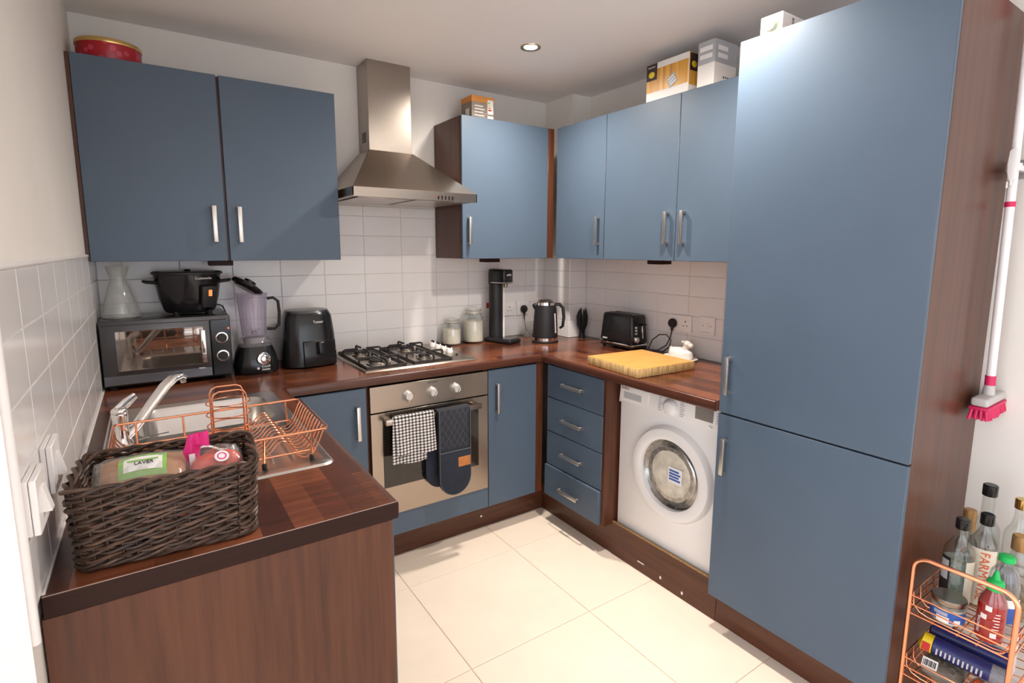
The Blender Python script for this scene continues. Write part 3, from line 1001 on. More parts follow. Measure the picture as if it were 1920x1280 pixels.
MB().lathe([(.1500, .012), (.1495, -.0005)], seg=40, caps=False, Mx=F).build('inner_rim', 'chrome', ring)
# steel drum lip and laundry seen through the glass
drum = MB().lathe([(.1495, .0015), (.1440, .0030), (.1260, .0050), (.1180, .0110)], seg=44, caps=False, Mx=F).build('drum_lip', 'chrome_d', t)
MB().lathe([(.1180, .0108), (.1080, .0060), (.02, .0050)], seg=40, Mx=F).build('drum', 'drum', t)
lm = MB()
def wash(u, v):
    a, r_ = 2*PI*u, .1165*v
    x, y = r_*math.cos(a), r_*math.sin(a)
    return tuple(F @ Vector((x, y, .0065+.012*(1-v**3)+.0035*math.sin(x*95+y*40)*math.cos(y*110)*(1-v))))
lm.grid(wash, 48, 14)
lm.build('laundry', 'laundry', t)
stk = MB().box((-.036, -.034, .0), (.036, .034, .0006), 0, 1, facing((xf-.020, yc-.030, zc+.004), (-1, 0, 0))).build('sticker', 'white_ink', ring)
for k in range(4):
    MB().box((-.029, -.004, .0), (.020+.008*(k % 2), .004, .0005), 0, 1, facing((xf-.0208, yc-.030, zc+.024-k*.0125), (-1, 0, 0))).build('sticker_line', 'lbl_blue', stk)
px_ = wx-.0125
def on_panel(name, y0, y1, z0, z1, mt, d=.001):
    return MB().box((px_-d+.006*((z0+z1)/2-.76)/.086, y0, z0), (px_+.006, y1, z1), 0).build(name, mt, t, False)
on_panel('detergent_drawer', -1.100, -1.262, .7680, .8400, 'enamel', .0015)
on_panel('drawer_grip', -1.120, -1.225, .785, .815, 'pale_print', .002)
on_panel('label_panel', -1.508, -1.590, .790, .838, 'display', .0015)
MB().lathe([(.036, 0), (.034, .008), (.024, .018), (.022, .019)], Mx=facing((px_+.002, -1.385, .803), (-1, 0, 0)), seg=28).build('programme_dial', 'white', t)
text('brand_print', 'beko', .022, 'bronze', facing((px_-.0000, -1.130, .8330), (-1, 0, 0)), t)
tm = 0
for k in range(7):
    z = .778+k*.009
    on_panel('programme_print', -1.320, -1.338+.004*(k % 3), z, z+.0028, 'pale_print', .0006)
    on_panel('programme_print', -1.432, -1.450-.006*(k % 2), z, z+.0028, 'pale_print', .0006)
for k in range(5):
    on_panel('programme_print', -1.605, -1.612, .792+k*.010, .796+k*.010, 'pale_print', .0006)
text('capacity_print', '7kg', .012, 'pale_print', facing((px_-.0022, -1.585, .776), (-1, 0, 0)), t)

# ------------------------------------------------------------------ tall fridge unit
t = thing('tall_cabinet', 'tall blue two door cabinet with walnut end panel beside the trolley', 'cabinet', (2.16, -1.96, .02))
TX = 1.8869
MB().box((TX+.020, -1.6605, .150), (WN-.004, -2.2400, 2.1400)).build('body', 'walnut', t, False)
box('end_panel', (TX+.0188, -2.2425, .002), (WN-.003, -2.2602, 2.1437), 'walnut', t, .001, 1)
door(t, (TX, -1.6606, .8690), (TX+.018, -2.2602, 2.1437), ((TX, -1.697, .944), (TX, -1.697, 1.080)), (-1, 0, 0))
door(t, (TX, -1.6606, .1415), (TX+.018, -2.2602, .8635), ((TX, -1.700, .643), (TX, -1.700, .779)), (-1, 0, 0))

# ------------------------------------------------------------------ mini oven
t = thing('mini_oven', 'dark steel countertop mini oven in the corner below the red tin cabinet', 'mini oven', (.23, -.16, WT))
mx0, mx1, my, mz0, mz1 = .0105, .4560, -.3000, WT+.012, 1.1805
MB().box((mx0, my+.014, mz0), (mx1, -.0120, mz1), .006, 2).build('body', 'mini_body', t)
for x in (.04, .43):
    for y in (-.27, -.05):
        MB().lathe([(.012, 0), (.014, .0125)], (x, y, WT+.0003), 10).build('foot', 'black_m', t)
dr = MB().box((mx0+.004, my, mz0+.008), (.378, my+.0135, mz1-.016), .003, 2).build('door', 'mini_body', t)
MB().box((mx0+.050, my-.002, mz0+.062), (.355, my+.001, mz1-.040), .001, 1).build('door_glass', 'mini_glass', dr)
MB().box((mx0+.004, my-.0012, mz0+.010), (.377, my+.001, mz0+.046), .001, 1).build('lower_trim', 'mini_trim', dr)
hd = MB().box((.342, my-.030, mz0+.072), (.360, my-.020, mz1-.052), .003, 2)
hd.box((.343, my-.024, mz1-.070), (.359, my+.001, mz1-.053), .002, 1).box((.343, my-.024, mz0+.073), (.359, my+.001, mz0+.090), .002, 1)
hd.build('door_handle', 'chrome', dr)
pn = MB().box((.381, my, mz0+.008), (mx1-.003, my+.0135, mz1-.016), .002, 1).build('control_panel', 'black', t)
for z in (1.088, 1.012):
    k_ = MB().lathe([(.0235, 0), (.0235, .004), (.0205, .005)], Mx=facing((.420, my, z), (0, -1, 0)), seg=24).build('knob_ring', 'chrome', pn)
    MB().lathe([(.019, 0), (.017, .018), (.016, .019)], Mx=facing((.420, my-.002, z), (0, -1, 0)), seg=24).build('knob', 'black_m', k_)
MB().ball((.447, my-.0005, 1.126), .0035, 10).build('glow_dot', 'redlamp', pn)

# conical glass carafe on the mini oven
zo = mz1+.0006
t = thing('glass_carafe', 'hourglass shaped clear glass carafe on the mini oven', 'carafe', (.0830, -.170, zo))
outer = [(.056, 0), (.063, .003), (.0660, .012), (.052, .070), (.036, .128), (.0265, .152), (.0265, .160), (.034, .182), (.0405, .2040)]
inner = [(r-.0028, z+(.003 if i == 0 else 0)) for i, (r, z) in enumerate(outer)][::-1]
MB().lathe(outer+inner, (.0830, -.170, zo), 36).build('glass_body', 'glass_g', t)

# slow cooker on the mini oven
t = thing('slow_cooker', 'black oval slow cooker standing on the mini oven', 'slow cooker', (.322, -.165, zo))
cc = (.322, -.165, zo)
MB().lathe([(.084, .010), (.094, .018), (.110, .070), (.120, .135), (.124, .168), (.122, .170)], cc, 40, 1, .86).build('body', 'black', t)
MB().lathe([(.122, .168), (.131, .170), (.131, .177), (.124, .181), (.118, .178)], cc, 40, 1, .86).build('rim', 'black_m', t)
MB().lathe([(.118, .176), (.100, .180), (.05, .1825), (.01, .183)], cc, 36, 1, .86).build('lid', 'black', t)
MB().lathe([(.010, .183), (.014, .186), (.013, .188), (.006, .189)], cc, 16).build('lid_knob', 'black_m', t)
for s in (-1, 1):
    MB().tube([(.322+s*.112, -.150, zo+.136), (.322+s*.150, -.156, zo+.140), (.322+s*.155, -.172, zo+.142), (.322+s*.150, -.190, zo+.140), (.322+s*.112, -.196, zo+.136)], .0065, 8, flat=1.3).build('side_handle', 'black_m', t)
for x, y in ((.27, -.11), (.39, -.11), (.27, -.22), (.39, -.22)):
    MB().lathe([(.009, 0), (.011, .018)], (x, y, zo+.0002), 10).build('foot', 'black_m', t)
cp = MB().box((-.030, -.050, -.004), (.030, .040, .016), .006, 2, facing((.385, -.2560, zo+.083), (.42, -.9, -.12))).build('control_box', 'black_m', t)
MB().box((-.007, -.013, .0), (.007, .013, .003), .001, 1, facing((.3925, -.2722, zo+.093), (.42, -.9, -.12))).build('switch', 'amber', cp)
text('brand_print', 'Cookworks', .0135, 'white_ink', facing((.372, -.2700, zo+.154), (.32, -.95, 0)), t)
MB().tube([(.425, -.09, zo+.03), (.452, -.085, zo+.02), (.4645, -.10, zo-.02), (.4675, -.115, zo-.10), (.461, -.12, WT+.05), (.4605, -.10, WT+.006), (.463, -.03, WT+.004)], .003, 8).build('power_cord', 'black_m', t)

# ------------------------------------------------------------------ blender
bx_, by_ = .5580, -.200
t = thing('blender', 'black jug blender with tilted open lid next to the mini oven', 'blender', (bx_, by_, WT))
z0 = WT+.0005
MB().lathe([(.086, .0), (.090, .008), (.089, .040), (.080, .085), (.068, .118)], (bx_, by_, z0), 36, power=3.2).build('motor_base', 'black', t)
MB().lathe([(.069, .118), (.066, .130), (.056, .152), (.050, .158)], (bx_, by_, z0), 36, power=2.6).build('collar', 'glass_p', t)
MB().lathe([(.045, .130), (.048, .150), (.030, .157)], (bx_, by_, z0), 24).build('coupling', 'grey_pl', t)
jo = [(.047, .160), (.050, .166), (.056, .25), (.064, .345), (.067, .350)]
ji = [(r-.003, z+(.004 if k == 0 else 0)) for k, (r, z) in enumerate(jo)][::-1]
jg = MB().lathe(jo+ji, (bx_, by_, z0), 32).build('jug', 'glass_p', t)
for a in (20, 75, 130, 200, 250, 300):
    c_, s_ = math.cos(math.radians(a)), math.sin(math.radians(a))
    MB().tube([(bx_+.0475*c_, by_+.0475*s_, z0+.17), (bx_+.0535*c_, by_+.0535*s_, z0+.25), (bx_+.060*c_, by_+.060*s_, z0+.335)], .0022, 6).build('jug_rib', 'glass_p', jg)
MB().lathe([(.012, .166), (.014, .178), (.004, .182)], (bx_, by_, z0), 12).build('blade_hub', 'chrome', jg)
for k in range(4):
    a = k*PI/2+.4
    MB().box((.0, -.004, 0), (.028, .004, .0015), 0, 1, Matrix.Translation((bx_, by_, z0+.178)) @ Matrix.Rotation(a, 4, 'Z') @ Matrix.Rotation(-.4, 4, 'Y')).build('blade', 'chrome', jg)
hx_ = (bx_+.052, bx_+.108)
MB().tube([(bx_+.060, by_-.010, z0+.325), (bx_+.085, by_-.016, z0+.328), (bx_+.104, by_-.019, z0+.312), (bx_+.107, by_-.020, z0+.26), (bx_+.103, by_-.019, z0+.205), (bx_+.085, by_-.016, z0+.186), (bx_+.053, by_-.010, z0+.188)], .0065, 10, flat=1.4).build('handle', 'black_m', t)
L_ = Matrix.Translation((bx_-.016, by_-.004, z0+.380)) @ Matrix.Rotation(math.radians(34), 4, 'Y') @ Matrix.Rotation(math.radians(-6), 4, 'X')
ld = MB().lathe([(.050, -.014), (.054, -.010), (.066, -.006), (.070, .0), (.068, .010), (.050, .016), (.028, .018)], seg=30, Mx=L_).build('lid', 'black', t)
MB().lathe([(.026, .016), (.026, .028), (.020, .031)], seg=20, Mx=L_).build('lid_cap', 'black', ld)
MB().lathe([(.029, 0), (.028, .006), (.022, .008)], Mx=facing((bx_+.020, by_-.0885, z0+.066), (.25, -1, .12)), seg=26).build('speed_dial_ring', 'chrome', t)
MB().lathe([(.019, 0), (.017, .014), (.012, .016)], Mx=facing((bx_+.0215, by_-.0935, z0+.0665), (.25, -1, .12)), seg=22).build('speed_dial', 'chrome', t)
text('brand_print', 'Russell\nHobbs', .0135, 'white_ink', facing((bx_+.027, by_-.0905, z0+.026), (.22, -1, .04)), t)
MB().lathe([(.0055, 0), (.0055, .001)], Mx=facing((bx_-.004, by_-.0905, z0+.026), (.0, -1, .04)), seg=12).build('brand_dot', 'white_ink', t)

# ------------------------------------------------------------------ air fryer
ax, ay = .7900, -.185
t = thing('air_fryer', 'black air fryer between the blender and the hob', 'air fryer', (ax, ay, WT))
MB().lathe([(.112, 0), (.123, .008), (.1225, .060), (.115, .16), (.106, .235), (.098, .252)], (ax, ay, z0), 44, 1, .86, power=3.4).build('body', 'black', t)
MB().lathe([(.098, .252), (.094, .262), (.070, .265), (.02, .266)], (ax, ay, z0), 40, 1, .86, power=3.0).build('top_cover', 'mini_body', t)
Fa = facing((ax+.030, ay-.1030, z0+.080), (.15, -1, .06))
dw = MB().box((-.075, -.072, -.006), (.075, .045, .004), .004, 2, Fa).build('drawer_front', 'black', t)
hd = MB().box((-.016, -.020, .003), (.016, .042, .030), .006, 3, Fa).build('drawer_handle', 'black', dw)
MB().ball(tuple(facing((ax+.106, ay-.0800, z0+.076), (.6, -1, 0)).translation), (.003, .003, .005), 8).build('glow_dot', 'amber', t)  # small glowing amber dot at the right of the front
text('brand_print', 'Tower', .017, 'white_ink', facing((ax+.028, ay-.0995, z0+.212), (.12, -1, .12)), t)

# ------------------------------------------------------------------ storage jars
def storage_jar(label, x, y, r, h, fill, m_fill):
    t = thing('storage_jar', label, 'jar', (x, y, WT), group='clip top glass jars')
    z = WT+.0006
    o_ = [(r*.80, 0), (r*.96, .006), (r, .018), (r, h*.60), (r*.90, h*.72), (r*.74, h*.80), (r*.76, h*.86)]
    i_ = [(q-.0025, zz_+(.004 if k == 0 else 0)) for k, (q, zz_) in enumerate(o_)][::-1]
    MB().lathe(o_+i_, (x, y, z), 30).build('jar_body', 'glass', t)
    MB().lathe([(r*.76, .0055), (r*.93, .010), (r-.0032, .020), (r-.0032, h*fill), (r*.3, h*fill+.004)], (x, y, z), 28).build('contents', m_fill, t)
    ld = MB().lathe([(r*.78, h*.865), (r*.80, h*.90), (r*.78, h*.96), (r*.45, h*.985)], (x, y, z), 26).build('lid', 'glass_g', t)
    MB().lathe([(r*.80, h*.845), (r*.83, h*.855), (r*.80, h*.868)], (x, y, z), 26, caps=False).build('seal', 'lbl_cream', t)
    for q in (.80, .90):
        MB().tube([(x+r*.82*math.cos(a), y+r*.82*math.sin(a), z+h*q) for a in [k*2*PI/24 for k in range(24)]], .0013, 6, True).build('wire', 'steel', t)
    MB().tube([(x+r*.5, y-r*.72, z+h*.78), (x+r*.52, y-r*.86, z+h*.86), (x+r*.45, y-r*.72, z+h*.95)], .0014, 6).build('clip', 'steel', t)
storage_jar('short clip top glass jar of white flour behind the hob knobs', 1.6130, -.085, .054, .158, .58, 'flour')
storage_jar('taller clip top glass jar of flour beside the drinks maker', 1.7600, -.080, .062, .212, .60, 'flour')

# ------------------------------------------------------------------ drinks maker
t = thing('soda_maker', 'slim matt black sparkling water maker beside the taller jar', 'soda maker', (1.903, -.165, WT), math.radians(20), absolute=False)
MB().box((-.056, -.105, .0006), (.056, .086, .026), .008, 3).build('base', 'black_m', t)
MB().box((-.045, -.095, .0262), (.045, -.010, .0285), .001, 1).build('drip_tray', 'black', t)
MB().lathe([(.041, .026), (.041, .345)], (0, .042, 0), 30).build('column', 'black_m', t)
MB().lathe([(.044, .345), (.045, .350), (.045, .405), (.041, .430), (.036, .432)], (0, .042, 0), 30).build('head_rear', 'black_m', t)
MB().box((-.045, -.055, .347), (.045, .042, .431), .012, 3).build('head', 'black', t)
MB().box((-.0455, -.0558, .352), (.0455, .045, .357), .001, 1).build('trim_ring', 'chrome', t)
MB().lathe([(.010, .325), (.014, .348)], (0, -.030, 0), 12).build('nozzle', 'steel', t)
MB().tube([(.020, -.002, .028), (.022, .0, .34)], .0055, 8).build('bottle_guide', 'white', t)
text('brand_print', 'aarke', .019, 'white_ink', facing((.0, -.0554, .400), (0, -1, 0)), t)

# ------------------------------------------------------------------ kettle
kx, ky = 2.1240, -.3050
t = thing('kettle', 'black electric kettle with chrome band in the worktop corner', 'kettle', (kx, ky, WT))
MB().lathe([(.078, 0), (.079, .010), (.074, .014)], (kx, ky, z0), 32).build('power_base', 'black_m', t)
MB().lathe([(.0745, .0145), (.0745, .030)], (kx, ky, z0), 32).build('chrome_band', 'chrome', t)
MB().lathe([(.0740, .0305), (.0735, .080), (.066, .190), (.061, .222)], (kx, ky, z0), 36).build('body', 'black_m', t)
MB().lathe([(.061, .2225), (.060, .238), (.050, .248), (.03, .252)], (kx, ky, z0), 32).build('lid', 'chrome', t)
MB().lathe([(.046, .249), (.030, .2535), (.004, .2545)], (kx, ky, z0), 24).build('lid_top', 'black', t)
hd_ = Vector((.78, -.62, 0)).normalized()
P = lambda d, z: (kx+hd_.x*d, ky+hd_.y*d, z0+z)
MB().tube([P(.058, .225), P(.082, .226), P(.103, .205), P(.109, .150), P(.103, .095), P(.085, .083)], [.009, .010, .010, .0095, .009, .007], 10, flat=1.5).build('handle', 'black', t)
vd = Vector((.30, -.95, 0)).normalized()
MB().tube([(kx+vd.x*.0725, ky+vd.y*.0725, z0+.060), (kx+vd.x*.0655, ky+vd.y*.0655, z0+.175)], .006, 8).build('water_window', 'pale_print', t)
sd = -hd_
MB().tube([(kx+sd.x*.055, ky+sd.y*.055, z0+.205), (kx+sd.x*.072, ky+sd.y*.072, z0+.226)], [.018, .010], 10).build('spout', 'black', t)

# drinking glass behind the kettle
t = thing('drinking_glass', 'small clear drinking glass behind the kettle', 'glass', (2.150, -.090, WT))
MB().lathe([(.026, 0), (.029, .003), (.036, .100), (.0345, .100), (.028, .008), (.01, .007)], (2.150, -.090, z0), 26).build('tumbler', 'glass_g', t)

# black utensil bundle by the boxed-in corner
t = thing('utensil_holder', 'small black utensil bundle standing by the boxed-in corner', 'utensils', (2.4050, -.3150, WT))
ux, uy = 2.4050, -.3150
MB().lathe([(.022, 0), (.023, .006), (.018, .030), (.020, .040)], (ux, uy, z0), 18).build('stand', 'black', t)
for k in range(6):
    a = k*PI/3+.3
    ra = .014
    tx, ty = ux+.030*math.cos(a), uy+.030*math.sin(a)
    MB().tube([(ux+.008*math.cos(a), uy+.008*math.sin(a), z0+.035), (ux+.020*math.cos(a), uy+.020*math.sin(a), z0+.085), (ux+.024*math.cos(a), uy+.024*math.sin(a), z0+.135), (ux+.020*math.cos(a), uy+.020*math.sin(a), z0+.165+.014*(k % 2)), (ux+.017*math.cos(a), uy+.017*math.sin(a), z0+.178+.010*(k % 2))], [.007, .015, .014, .006, .0015], 8, flat=.6).build('blade', 'black_m', t)

# ------------------------------------------------------------------ toaster
t = thing('toaster', 'black two slice toaster with chrome base band against the right wall', 'toaster', (2.3780, -.695, WT))
tx0, tx1, ty0, ty1 = 2.3130, 2.4430, -.8230, -.5680
MB().box((tx0+.006, ty0+.008, z0+.012), (tx1-.006, ty1-.008, z0+.022), .002, 1).build('base', 'black_m', t)
MB().box((tx0, ty0, z0+.0222), (tx1, ty1, z0+.036), .005, 2).build('chrome_band', 'chrome', t)
mbt = MB().frustum((tx0+.001, ty0+.001), (tx1-.001, ty1-.001), (tx0+.010, ty0+.014), (tx1-.010, ty1-.014), z0+.0362, z0+.196, .016, 4)
mbt.build('body', 'black', t)
for x in (2.3480, 2.4000):
    MB().box((x-.008, ty0+.045, z0+.190), (x+.012, ty1-.045, z0+.1968), .001, 1).build('slot', 'dark', t)
for x, y in ((2.335, -.80), (2.42, -.80), (2.335, -.59), (2.42, -.59)):
    MB().lathe([(.008, 0), (.010, .0122)], (x, y, z0), 10).build('foot', 'black_m', t)
Ft = lambda x, z: facing((x, ty0+.001+.013*(z-.036)/.16, z0+z), (0, -1, .08))
MB().lathe([(.017, 0), (.016, .010), (.012, .014)], Mx=Ft(2.3480, .062), seg=20).build('browning_dial', 'chrome', t)
for k in range(3):
    MB().box((-.008, -.006, 0), (.008, .006, .003), .002, 1, Ft(2.3480, .096+k*.016)).build('button', 'chrome', t)
MB().box((-.004, -.040, 0), (.004, .040, .003), .001, 1, Ft(2.3980, .105)).build('lever_track', 'chrome', t)
MB().box((-.014, -.006, .002), (.014, .006, .020), .003, 2, Ft(2.3980, .142)).build('lever', 'black', t)
MB().box((-.018, -.004, 0), (.018, .004, .001), 0, 1, facing((tx0+.0015, -.615, z0+.052), (-1, 0, .05))).build('badge', 'pale_print', t)

# ------------------------------------------------------------------ sockets and plugs
def plate(name, label, pos, n, w_, h_, kind, cat='socket'):
    """moulded wall plate at pos (centre), facing n"""
    t = thing(name, label, cat, pos)
    F = facing(pos, n)
    MB().box((-w_/2, -h_/2, .0), (w_/2, h_/2, .010), .003, 2, F).build('face_plate', 'white', t)
    if kind in ('double', 'single'):
        cs = (-.036, .036) if kind == 'double' else (0,)
        for c in cs:
            for dx, dy, a, b in ((0, .012, .0028, .0045), (-.011, -.010, .0038, .0022), (.011, -.010, .0038, .0022)):
                MB().box((c+dx-a, dy-b, .0095), (c+dx+a, dy+b, .0104), 0, 1, F).build('pin_slot', 'ink', t)
            MB().box((c-.006 + (.02 if kind == 'double' and c > 0 else -.02), .016, .009), (c+.006 + (.02 if kind == 'double' and c > 0 else -.02), .034, .0125), .001, 1, F).build('switch', 'white', t)
    if kind == 'spur':
        for dx in (-.022, .022):
            MB().lathe([(.0035, .0098), (.003, .0106)], Mx=F @ Matrix.Translation((dx, 0, 0)), seg=10).build('screw', 'steel', t)
        MB().box((-.008, -.012, .0095), (.008, .012, .0125), .001, 1, F).build('fuse_carrier', 'white', t)
        MB().box((-.025, -.034, .0099), (.025, -.031, .0103), 0, 1, F).build('print_line', 'pale_print', t)
    return t, F
SR = W-TT-.0004
plate('wall_socket', 'white double wall socket holding a black plug on the right wall', (SR, -1.008, 1.078), (-1, 0, 0), .146, .086, 'double')
plate('fused_spur', 'white single fused outlet plate beside the tall unit', (SR, -1.173, 1.083), (-1, 0, 0), .090, .088, 'spur', 'outlet')
SBk = -TT-.0004
plate('wall_socket', 'white socket on the back wall beside the drinks maker', (2.0600, SBk, 1.084), (0, -1, 0), .086, .086, 'single')
plate('wall_socket', 'white socket with a black plug on the back wall behind the kettle', (2.1640, SBk, 1.082), (0, -1, 0), .090, .086, 'single')
ck, Fk = plate('cooker_switch', 'white cooker switch with red rocker behind the drinks maker', (1.9000, SBk, 1.122), (0, -1, 0), .086, .146, 'none', 'switch')
MB().box((-.012, -.022, .0095), (.012, .010, .0150), .002, 1, Fk).build('rocker', 'red', ck)

def uk_plug(label, pos, n, cord):
    t = thing('power_plug', label, 'plug', pos)
    F = facing(pos, n)
    MB().lathe([(.017, .0), (.024, .004), (.025, .016), (.018, .026), (.006, .029)], seg=20, Mx=F).build('plug_body', 'black_m', t)
    MB().tube([tuple(F @ Vector((0, -.014, .014))), tuple(F @ Vector((0, -.040, .014)))], [.009, .0055], 10).build('cord_grip', 'black_m', t)
    MB().tube(cord, .0030, 8).build('cord', 'black_m', t)
    return t
pz = SR-.0108
uk_plug('black plug and looped toaster cord at the right wall socket', (pz, -.972, 1.076), (-1, 0, 0),
        [(pz-.014, -.972, 1.037), (pz-.016, -.966, 1.00), (pz-.020, -.945, .955), (pz-.03, -.90, .922), (pz-.045, -.865, WT+.004), (pz-.05, -.85, .925), (pz-.042, -.868, .975), (pz-.030, -.905, 1.008), (pz-.022, -.945, 1.012), (pz-.018, -.972, .985), (pz-.022, -.968, .950), (pz-.035, -.935, .918), (pz-.05, -.88, WT+.004), (pz-.055, -.832, WT+.004)])
uk_plug('black kettle plug on the back wall', (2.1640, SBk-.0106, 1.080), (0, -1, 0),
        [(2.1640, -.031, 1.040), (2.166, -.032, 1.00), (2.176, -.036, .95), (2.195, -.055, WT+.005), (2.205, -.12, WT+.004), (2.190, -.22, WT+.004), (2.178, -.240, WT+.005)])

def light_switch(label, yc):
    t = thing('light_switch', label, 'switch', (.0065, yc, 1.072))
    F = facing((TT+.0004, yc, 1.072), (1, 0, 0))
    MB().box((-.043, -.043, 0), (.043, .043, .0075), .001, 1, F).build('back_box', 'white', t)
    MB().box((-.043, -.043, .0082), (.043, .043, .017), .0015, 1, F).build('face_plate', 'white', t)
    MB().prism([(-.020, 0), (.020, 0), (.020, .003), (-.020, .011)], -.011, .011, 'x', 0, F @ Matrix.Translation((0, 0, .017))).build('rocker', 'white', t)
light_switch('white fused switch plate at the open end of the left tiled wall', -1.757)
light_switch('white fused switch plate further along the left tiled wall', -1.590)

# ------------------------------------------------------------------ chopping board and butter dish
t = thing('chopping_board', 'thick bamboo chopping board on the right worktop', 'chopping board', (2.0745, -1.1010, WT), math.radians(-4), absolute=False)
MB().box((-.1765, -.1735, .0006), (.1765, .1735, .0385), .004, 2).build('edge_block', 'board_e', t)
MB().box((-.1745, -.1715, .0386), (.1745, .1715, .0398), .0005, 1).build('top_face', 'board', t)
t = thing('butter_dish', 'white ceramic butter dish with a sheep shaped lid', 'butter dish', (2.3800, -1.0900, WT), math.radians(-8), absolute=False)
MB().lathe([(.05, .0006), (.075, .004), (.095, .012), (.093, .014), (.07, .008)], sx=.68, sy=1.05, seg=34).build('dish', 'ceramic', t)
MB().lathe([(.060, .010), (.064, .026), (.058, .046), (.038, .058), (.01, .062)], sx=.62, sy=1.22, seg=30).build('sheep_body', 'ceramic', t)
hd = MB().ball((0, -.046, .086), (.019, .025, .019), 18).ball((0, -.068, .080), (.013, .014, .012), 14).ball((-.020, -.036, .096), (.012, .005, .006), 12).ball((.020, -.036, .096), (.012, .005, .006), 12)
hd.cyl((0, -.035, .060), (0, -.044, .085), .018, .014)
hd.build('sheep_head', 'ceramic', t)
MB().ball((0, .066, .048), (.010, .012, .010), 12).build('sheep_tail', 'ceramic', t)

# ------------------------------------------------------------------ copper dish rack on the drainer
t = thing('dish_rack', 'copper wire dish rack standing on the sink drainer', 'dish rack', (.31, -1.26, zr))
qx0, qx1, qy0, qy1 = .078, .545, -1.430, -1.100
qz = .9930
zf = zr+.0035
MB().tube([(x, y, qz) for x, y in rrect(qx0, qy0, qx1, qy1, .014, 4)], .0034, 8, True).build('top_rail', 'copper', t)
MB().tube([(x, y, zf+.022) for x, y in rrect(qx0+.03, qy0+.02, qx1-.03, qy1-.02, .012, 4)], .0026, 8, True).build('lower_rail', 'copper', t)
for x in (qx0+.048, .235, .390, qx1-.040):
    for y in (qy0, qy1):
        yy = y+(.018 if y == qy0 else -.018)
        MB().tube([(x, y, qz), (x, yy, zf+.010), (x, yy, zf+.002)], .0026, 8).build('upright', 'copper', t)
for x in (qx0+.048, .390, qx1-.040):
    for yy in (qy0+.018, qy1-.018):
        MB().lathe([(.006, 0), (.006, .012), (.003, .014)], (x, yy, zf-.0045), 10).build('foot', 'black_m', t)
for k in range(12):                      # plate wires: hump in the middle, scoop, up to the end rail
    y = qy0+.022+k*(qy1-qy0-.044)/11
    pts = [(.388, y, zf+.022), (.408, y, zf+.034), (.424, y, zf+.052), (.436, y, zf+.057), (.448, y, zf+.050), (.461, y, zf+.028), (.474, y, zf+.011), (.490, y, zf+.0045), (.508, y, zf+.012), (.524, y, zf+.036), (.536, y, zf+.064), (qx1, y, qz)]
    fine = []
    for a in range(len(pts)-1):
        p0_, p1_, p2_, p3_ = (Vector(pts[max(a-1, 0)]), Vector(pts[a]), Vector(pts[a+1]), Vector(pts[min(a+2, len(pts)-1)]))
        for s in range(3):
            u = s/3
            fine.append(.5*((2*p1_)+(-p0_+p2_)*u+(2*p0_-5*p1_+4*p2_-p3_)*u*u+(-p0_+3*p1_-3*p2_+p3_)*u**3))
    fine.append(Vector(pts[-1]))
    MB().tube(fine, .0019, 6).build('plate_wire', 'copper', t)
for k in range(9):                       # wires of the other end
    y = qy0+.030+k*(qy1-qy0-.060)/8
    MB().tube([(qx0, y, qz), (qx0+.004, y, zf+.05), (qx0+.020, y, zf+.0245), (qx0+.05, y, zf+.022), (.20, y, zf+.022), (.388, y, zf+.022)], .0019, 6).build('floor_wire', 'copper', t)
# cutlery holder: rings held by two hoops
cxx, cyy, cr = .332, -1.290, .051
t2_ = thing('cutlery_holder', 'tall copper wire cutlery holder standing in the dish rack', 'cutlery holder', (cxx, cyy, zf+.0245))
for k in range(5):
    z = zf+.030+k*.030
    MB().tube([(cxx+cr*math.cos(a), cyy+cr*.95*math.sin(a), z) for a in [q*2*PI/32 for q in range(32)]], .0017, 6, True).build('ring', 'copper', t2_)
for dy in (-.030, .030):
    zt2 = zf+.185
    xo_ = cr*.76
    MB().tube([(cxx-xo_, cyy+dy, zf+.0245), (cxx-xo_, cyy+dy, zt2-.016), (cxx-xo_+.005, cyy+dy, zt2-.005), (cxx-xo_+.016, cyy+dy, zt2), (cxx+xo_-.016, cyy+dy, zt2), (cxx+xo_-.005, cyy+dy, zt2-.005), (cxx+xo_, cyy+dy, zt2-.016), (cxx+xo_, cyy+dy, zf+.0245)], .0022, 8).build('hoop', 'copper', t2_)
for k in range(5):
    x = cxx-.030+k*.015
    MB().tube([(x, cyy-.033, zf+.0285), (x, cyy+.033, zf+.0285)], .0016, 6).build('base_wire', 'copper', t2_)

# ------------------------------------------------------------------ wicker basket
BWX, BWY, BH = .1440, .1000, .150
bk = thing('wicker_basket', 'dark brown wicker basket of groceries at the end of the worktop', 'basket', (.1905, -1.6320, WT), math.radians(-4), absolute=False)
per = rrect(-BWX, -BWY, BWX, BWY, .028, 6)
def resample(poly, n):
    L = [0]
    for i in range(len(poly)):
        a, b = poly[i], poly[(i+1) % len(poly)]
        L.append(L[-1]+math.hypot(b[0]-a[0], b[1]-a[1]))
    out = []
    for k in range(n):
        s = L[-1]*k/n
        i = max(j for j in range(len(poly)) if L[j] <= s+1e-9)
        a, b = poly[i], poly[(i+1) % len(poly)]
        u = (s-L[i])/max(1e-9, L[i+1]-L[i])
        p = Vector((a[0]+(b[0]-a[0])*u, a[1]+(b[1]-a[1])*u))
        d = Vector((b[0]-a[0], b[1]-a[1])).normalized()
        out.append((p, Vector((d.y, -d.x))))
    return out
NS = 44                                   # stakes
NP = NS*6
ring_ = resample(per, NP)
rw = random.Random(11)
def taper(z): return .945+.055*z/BH      # sides open a little towards the rim
